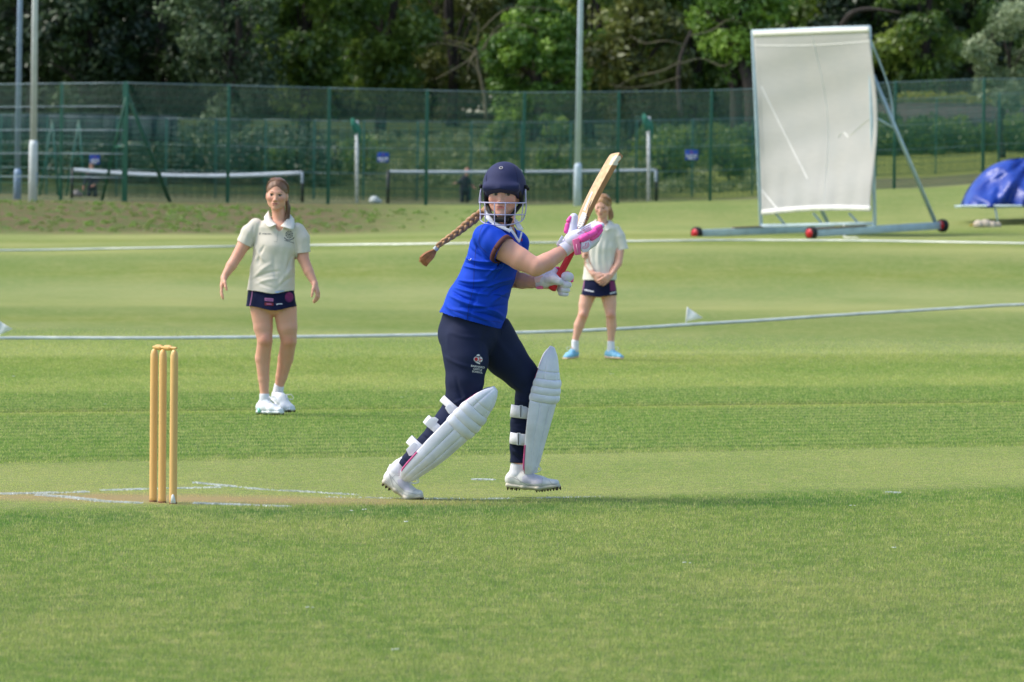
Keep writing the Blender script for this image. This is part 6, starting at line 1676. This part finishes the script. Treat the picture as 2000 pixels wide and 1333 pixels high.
multi_patch("side_stripe", stroke([(493, 567), (491.5, 580), (488, 597)], 1.5), skv, M_PNK, sk, .0015, 3)
multi_patch("logo", [[(517, 582), (534, 583.5), (533.5, 589.5), (517, 588)]], skv, M_PNK, sk, .0015, 3)
multi_patch("logo", [[(518.5, 584), (532, 585), (532, 588), (518.5, 587)]], skv, mat("print_mauve", lin(140, 78, 128), .7), sk, .003, 3)
multi_patch("logo", [[(517, 591), (534, 592), (534, 597.5), (517, 597)]], skv, M_RED, sk, .0015, 3)
multi_patch("lettering", stroke([(521, 594.3), (530, 594.6)], 1.4), skv, M_PNK, sk, .003, 3)
multi_patch("lettering", stroke([(540, 595), (544, 594), (551, 594)], 1.8), skv, M_PW, sk, .0015, 3)
multi_patch("print", [arc(565, 581, 8.5, 10, 0, 330, 14)], skv, M_MAG, sk, .0015, 3)
multi_patch("print", [ringpoly(565, 583, 5.5, 7, 190, 350, 8)], skv, mat("print_violet", lin(70, 20, 84), .7), sk, .003, 3)
multi_patch("care_label", [[(537, 570), (555, 567), (555.5, 573), (538, 574.5)]], b1v if cast(b1v, 545, 571) is not None else skv, mat("label_blue", lin(168, 186, 224), .7), sk, .003, 3)
tuck(bodyG, [(Vc, Fc_), skg], skip=c1_)
# socks, shoes
S = Shape(); S.chain([A1(516.5, 773, .03), A1(517, 792, .03)], [.034, .036]); put("sock", S.mesh(.003), M_SOCK, g1)
S = Shape(); S.chain([A1(545, 754, .15), A1(542, 772, .16)], [.034, .037]); put("sock", S.mesh(.003), M_SOCK, g1)
M_SH1 = mat("shoe_bright", lin(226, 230, 232), .6, .06)
s_ = shoe(g1, A1(504, 808.5, .06), A1(552, 809.5, -.07), A1(516, 782, .03), w_=.041, upper=M_SH1, sole=M_SH1)
S = Shape(); S.ell(A1(506, 802, .02), (.012, .03, .02)); put("heel_patch", S.mesh(.003), mat("mint", lin(150, 220, 200), .6), s_)
shoe(g1, A1(531, 779, .19), A1(573, 803, .04), A1(541, 768, .16), w_=.041, upper=M_SH1, sole=M_SH1, ball=A1(557, 804, .10))

Y2 = 51.1; K2 = Y2/F
def A2(px, py, dy=0.0): return at(px, py, Y2+dy)
g2 = person_root("person", A2(1160, 703)*[1, 1, 0], "girl fielder in ivory polo standing behind the bat with hands clasped, pale blue shoes")
c2_ = A2(1177, 404, 0); M2 = ((1, -.30, .0), (-.30, -1, -.22), (0, -.22, 1)); s2 = .98
S = Shape(); P2_ = head(S, c2_, M2, s2)
S.chain([P2_(0, -.03, -.04), A2(1177, 430, .03), A2(1177, 440, .03)], [.05, .045, .055], k=.03)
S.seg(A2(1178, 450, .02), A2(1176, 490, .02), .15, .14, .075, .09, U1, .015); S.seg(A2(1176, 490, .02), A2(1170, 562, .02), .14, .14, .09, .10, U1, .015)
S.chain([A2(1206, 446, .02), A2(1212, 480, .0), A2(1208, 515, -.06), A2(1193, 538, -.13)], [.047, .043, .035, .023], k=.025)
S.chain([A2(1149, 447, .02), A2(1142, 482, .0), A2(1146, 514, -.06), A2(1158, 536, -.13)], [.047, .043, .035, .023], k=.025)
S.chain([A2(1149, 575, .02), A2(1143, 595, .01), A2(1139, 616, -.01), A2(1131, 636, .02), A2(1124.5, 662, .03), A2(1122, 682, .03)], [.080, .064, .048, .050, .031, .034], k=.03)
S.chain([A2(1188, 575, .02), A2(1191, 595, .01), A2(1193, 616, -.01), A2(1194.5, 636, .02), A2(1193.5, 664, .03), A2(1193, 684, .03)], [.080, .064, .048, .050, .031, .034], k=.03)
S.ell(A2(1139, 614, -.045), (.027, .020, .032), k=.02); S.ell(A2(1193, 614, -.045), (.027, .020, .032), k=.02)
hand(S, A2(1193, 538, -.13), nrmz(A2(1180, 549, -.17)-A2(1193, 538, -.13)), (-.4, .9, 0), (.3, -.3, 1), L=.155, curl=.7)
hand(S, A2(1158, 536, -.13), nrmz(A2(1176, 550, -.17)-A2(1158, 536, -.13)), (.4, .9, 0), (-.3, -.3, 1), L=.155, curl=.7)
bodyH = body_obj(S, .0035, g2, (222, 172, 150), [(c2_, M2, s2, dict(gaze=(0, -.002), brow=(120, 88, 60), lip=(186, 112, 108)))], extra=knees([A2(1139, 617, -.06), A2(1193, 617, -.06)]))
S = Shape(); hair_cap(S, P2_, s2, M2); put("hair", comb(*S.mesh(.003), P2_, s2, M2), M_HAIR2, g2)
strands(P2_, 60, 1, mat("hair_strand_fair", lin(166, 124, 84), .5, .3, 50), g2, 6)
MB().tube([P2_(.035, -.09, .02), A2(1190, 408, .12), A2(1191, 420, .08), A2(1190, 433, .05)], [.025, .024, .018, .005], 8, sub=4).build("ponytail", M_HAIR2, g2, True)
mb = MB()
for k in range(14):
    mb.tube([P2_(.05, -.05, .03), A2(1191+k*.4, 405+k*.5, .04), A2(1191+k*.55, 418+k*.4, .02), A2(1190+k*.3, 428+k*.3, .0)], [.003, .003, .002, .0006], 4, sub=3)
mb.build("hair_wisps", M_HAIR2, g2, True)
S = Shape()
S.seg(A2(1177, 441, .03), A2(1178, 450, .02), .10, .150, .055, .078, U1, .015)
S.seg(A2(1178, 450, .02), A2(1176, 485, .015), .150, .150, .085, .108, U1, .015)
S.seg(A2(1176, 485, .015), A2(1171, 560, .015), .150, .175, .108, .125, U1, .015)
S.chain([A2(1203, 448, .02), A2(1210, 462, .01), A2(1216, 487, .0)], [.050, .060, .058], k=.035)
S.chain([A2(1151, 449, .02), A2(1145, 463, .01), A2(1140, 488, .0)], [.050, .060, .058], k=.035)
Vc, Fc_ = S.mesh(.004)
sn1 = nrmz(A2(1216, 490)-A2(1210, 462)); sn2 = nrmz(A2(1140, 490)-A2(1145, 463))
Vc, Fc_ = clip(Vc, Fc_, lambda V: np.where(to_px(V)[0] > 1204.5, (V-A2(1216, 488))@sn1, -1), sn1)
Vc, Fc_ = clip(Vc, Fc_, lambda V: np.where((to_px(V)[0] < 1148) & (to_px(V)[1] < 505), (V-A2(1140, 489))@sn2, -1), sn2)
Vc, Fc_ = clip(Vc, Fc_, lambda V: (to_px(V)[1]-547)*K2, (0, 0, -1))
Vc, Fc_ = drop(Vc, Fc_, lambda V: (np.linalg.norm((V-A2(1176, 434, -.02))/np.array([.056, .13, .042]), axis=1) < 1))
Vc = sculpt(Vc, Fc_, [(1160+k*6, 470, 1158+k*6.5, 530, 2, .004*(-1)**k) for k in range(7)] + [(1205, 455, 1205, 488, 3, -.004), (1198, 500, 1190, 540, 3, .004)], .0028, 14, 41)
sh2_ = put("polo_shirt", (Vc, Fc_), M_CREAM2, g2); so = sh2_.modifiers.new("solid", 'SOLIDIFY'); so.thickness = .003; so.offset = -1
b2v = bvh_of(Vc, Fc_)
ribbon2("collar", A2, [(1165, 428, .05), (1166, 436, .0), (1170, 444, -.05)], [(1158, 434, .03), (1159, 444, -.05), (1166, 450, -.09)], M_CCOL, sh2_)
ribbon2("collar", A2, [(1190, 429, .05), (1188, 437, .0), (1181, 446, -.05)], [(1198, 436, .03), (1195, 446, -.05), (1184, 452, -.09)], M_CCOL, sh2_)
sk2, skv2, skg2 = skort(A2, (1171, 542), (1170, 577), .150, .185, .108, .128, lambda V: (to_px(V)[1] - 577 - 3.5*np.exp(-((to_px(V)[0]-1168)/16)**2))*K2, g2, [(1150, 560, 1146, 578, 3, .003)], 32)
multi_patch("side_stripe", stroke([(1141, 548), (1139.5, 560), (1136, 572)], 1.2), skv2, M_PNK, sk2, .002, 3)
multi_patch("lettering", stroke([(1142, 566.5), (1159, 570)], 2.2), skv2, M_PW, sk2, .002, 3)
multi_patch("lettering", stroke([(1192, 573.5), (1202.5, 571)], 2.2), skv2, M_PW, sk2, .002, 3)
multi_patch("print", [[(1191, 549), (1201, 549), (1203, 568), (1192, 569)]], skv2, M_MAG, sk2, .002, 3)
tuck(bodyH, [(Vc, Fc_), skg2], skip=c2_)
M_SH2 = mat("shoe_blue", lin(126, 186, 216), .6, .15, 20); M_SO2 = mat("sole_peach", lin(226, 196, 168), .7)
for ax_, ay_ in ((1123.3, 668), (1193.2, 670)):
    S = Shape(); S.chain([A2(ax_, ay_, .03), A2(ax_, ay_+15, .03)], [.036, .037]); put("sock", S.mesh(.0035), M_SOCK, g2)
shoe(g2, A2(1127, 699, .09), A2(1103, 703, -.10), A2(1122, 682, .03), w_=.042, upper=M_SH2, sole=M_SO2, h=.0035, studs=False)
shoe(g2, A2(1184, 700, .08), A2(1216, 702.5, -.09), A2(1193, 683, .03), w_=.042, upper=M_SH2, sole=M_SO2, h=.0035, studs=False)

# ------------------------------------------------------------ distant people behind the courts
M_COAT = mat("dark_clothes", lin(26, 32, 50), .8, .15)
def far_person(px, Y, label, pose):
    k = Y/F; Q = lambda x, y, dy=0: at(x, y, Y+dy); b = onground(px, Y)
    e = person_root("person", b, label); S = Shape(); C = Shape()
    if pose == 'stand':
        hc = Q(179, 325); M_ = ((1, -.2, 0), (-.2, -1, -.05), (0, 0, 1)); head(S, hc, M_, 1.0, True)
        S.seg(hc - (0, 0, .05), Q(180, 338), .055, k=.03); S.seg(Q(180, 342), Q(180, 362), .13, .12, .09, .09, (1, 0, 0), .015)
        S.chain([Q(172, 341), Q(167, 352, -.05), Q(163, 366, -.15)], [.05, .042, .028], k=.03); S.chain([Q(188, 341), Q(191, 353, .0), Q(184, 362, -.2)], [.05, .042, .028], k=.03)
        hand(S, Q(163, 366, -.15), (-.2, 0, -1), (1, 0, 0), (0, -1, 0), L=.17); hand(S, Q(184, 362, -.2), (-.8, 0, -.3), (0, 0, -1), (0, -1, 0), L=.17)
        S.chain([Q(176, 366), Q(174, 380), Q(174, 392)], [.085, .06, .045], k=.03); S.chain([Q(184, 366), Q(186, 380), Q(187, 392)], [.085, .06, .045], k=.03)
        C.seg(Q(180, 340), Q(180, 366), .16, .16, .12, .12, (1, 0, 0), .015); C.chain([Q(172, 342), Q(167, 353, -.05), Q(164, 362, -.13)], [.065, .058, .045], k=.03); C.chain([Q(188, 342), Q(191, 353, 0), Q(186, 361, -.17)], [.065, .058, .045], k=.03)
        C.chain([Q(176, 366), Q(174, 380), Q(174, 393)], [.105, .08, .065], k=.03); C.chain([Q(184, 366), Q(186, 380), Q(187, 393)], [.105, .08, .065], k=.03)
        hs = Shape(); hs.ell(hc + (0, .015, .055), (.08, .095, .075)); put("hair", hs.mesh(.008), mat("hair_grey", lin(120, 104, 92), .7), e)
        hd = [(hc, M_, 1.0, {})]
    else:
        hc = Q(913, 335); M_ = ((0.2, -.9, 0), (-.9, -.3, -.5), (-.1, 0, 1)); head(S, hc, M_, 1.0, True)
        S.seg(hc - (0, 0, .05), Q(909, 346), .05, k=.03); S.seg(Q(908, 350), Q(907, 366), .12, .12, .09, .1, (1, 0, 0), .015)
        S.chain([Q(902, 350), Q(896, 358, -.1), Q(889, 358, -.2)], [.045, .038, .026], k=.03); S.chain([Q(914, 350), Q(920, 360), Q(926, 367, -.1)], [.045, .038, .026], k=.03)
        hand(S, Q(889, 358, -.2), (-1, 0, -.1), (0, 0, -1), (0, -1, 0), L=.15); hand(S, Q(926, 367, -.1), (.8, 0, -.5), (0, 0, -1), (0, -1, 0), L=.15)
        S.chain([Q(905, 368), Q(904, 383), Q(902, 399)], [.08, .055, .042], k=.03); S.chain([Q(911, 368), Q(914, 383), Q(911, 398, .1)], [.08, .055, .042], k=.03)
        C.seg(Q(908, 349), Q(907, 372), .15, .17, .12, .13, (1, 0, 0), .015); C.chain([Q(902, 351), Q(896, 358, -.1), Q(893, 358, -.15)], [.06, .05, .04], k=.03); C.chain([Q(914, 351), Q(920, 360), Q(924, 365, -.05)], [.06, .05, .04], k=.03)
        C.chain([Q(904, 370), Q(903, 384), Q(902, 400)], [.11, .08, .06], k=.03); C.chain([Q(911, 370), Q(914, 384), Q(911, 399, .1)], [.11, .08, .06], k=.03)
        hs = Shape(); hs.ell(hc + (0.02, .02, .04), (.09, .095, .09)); hs.seg(hc + (.03, .05, 0), Q(905, 352, .06), .05, .03, k=.03); put("hair", hs.mesh(.008), mat("hair_auburn", lin(112, 56, 40), .6), e)
        hd = [(hc, M_, 1.0, {})]
    body_obj(S, .010, e, (200, 150, 128), hd); put("dark_tracksuit", C.mesh(.012), M_COAT, e)
far_person(180, 190, "person in dark clothes standing behind the left tennis net, below a blue notice", 'stand')
far_person(908, 186, "person in dark clothes with auburn hair bending behind the central tennis net", 'bend')
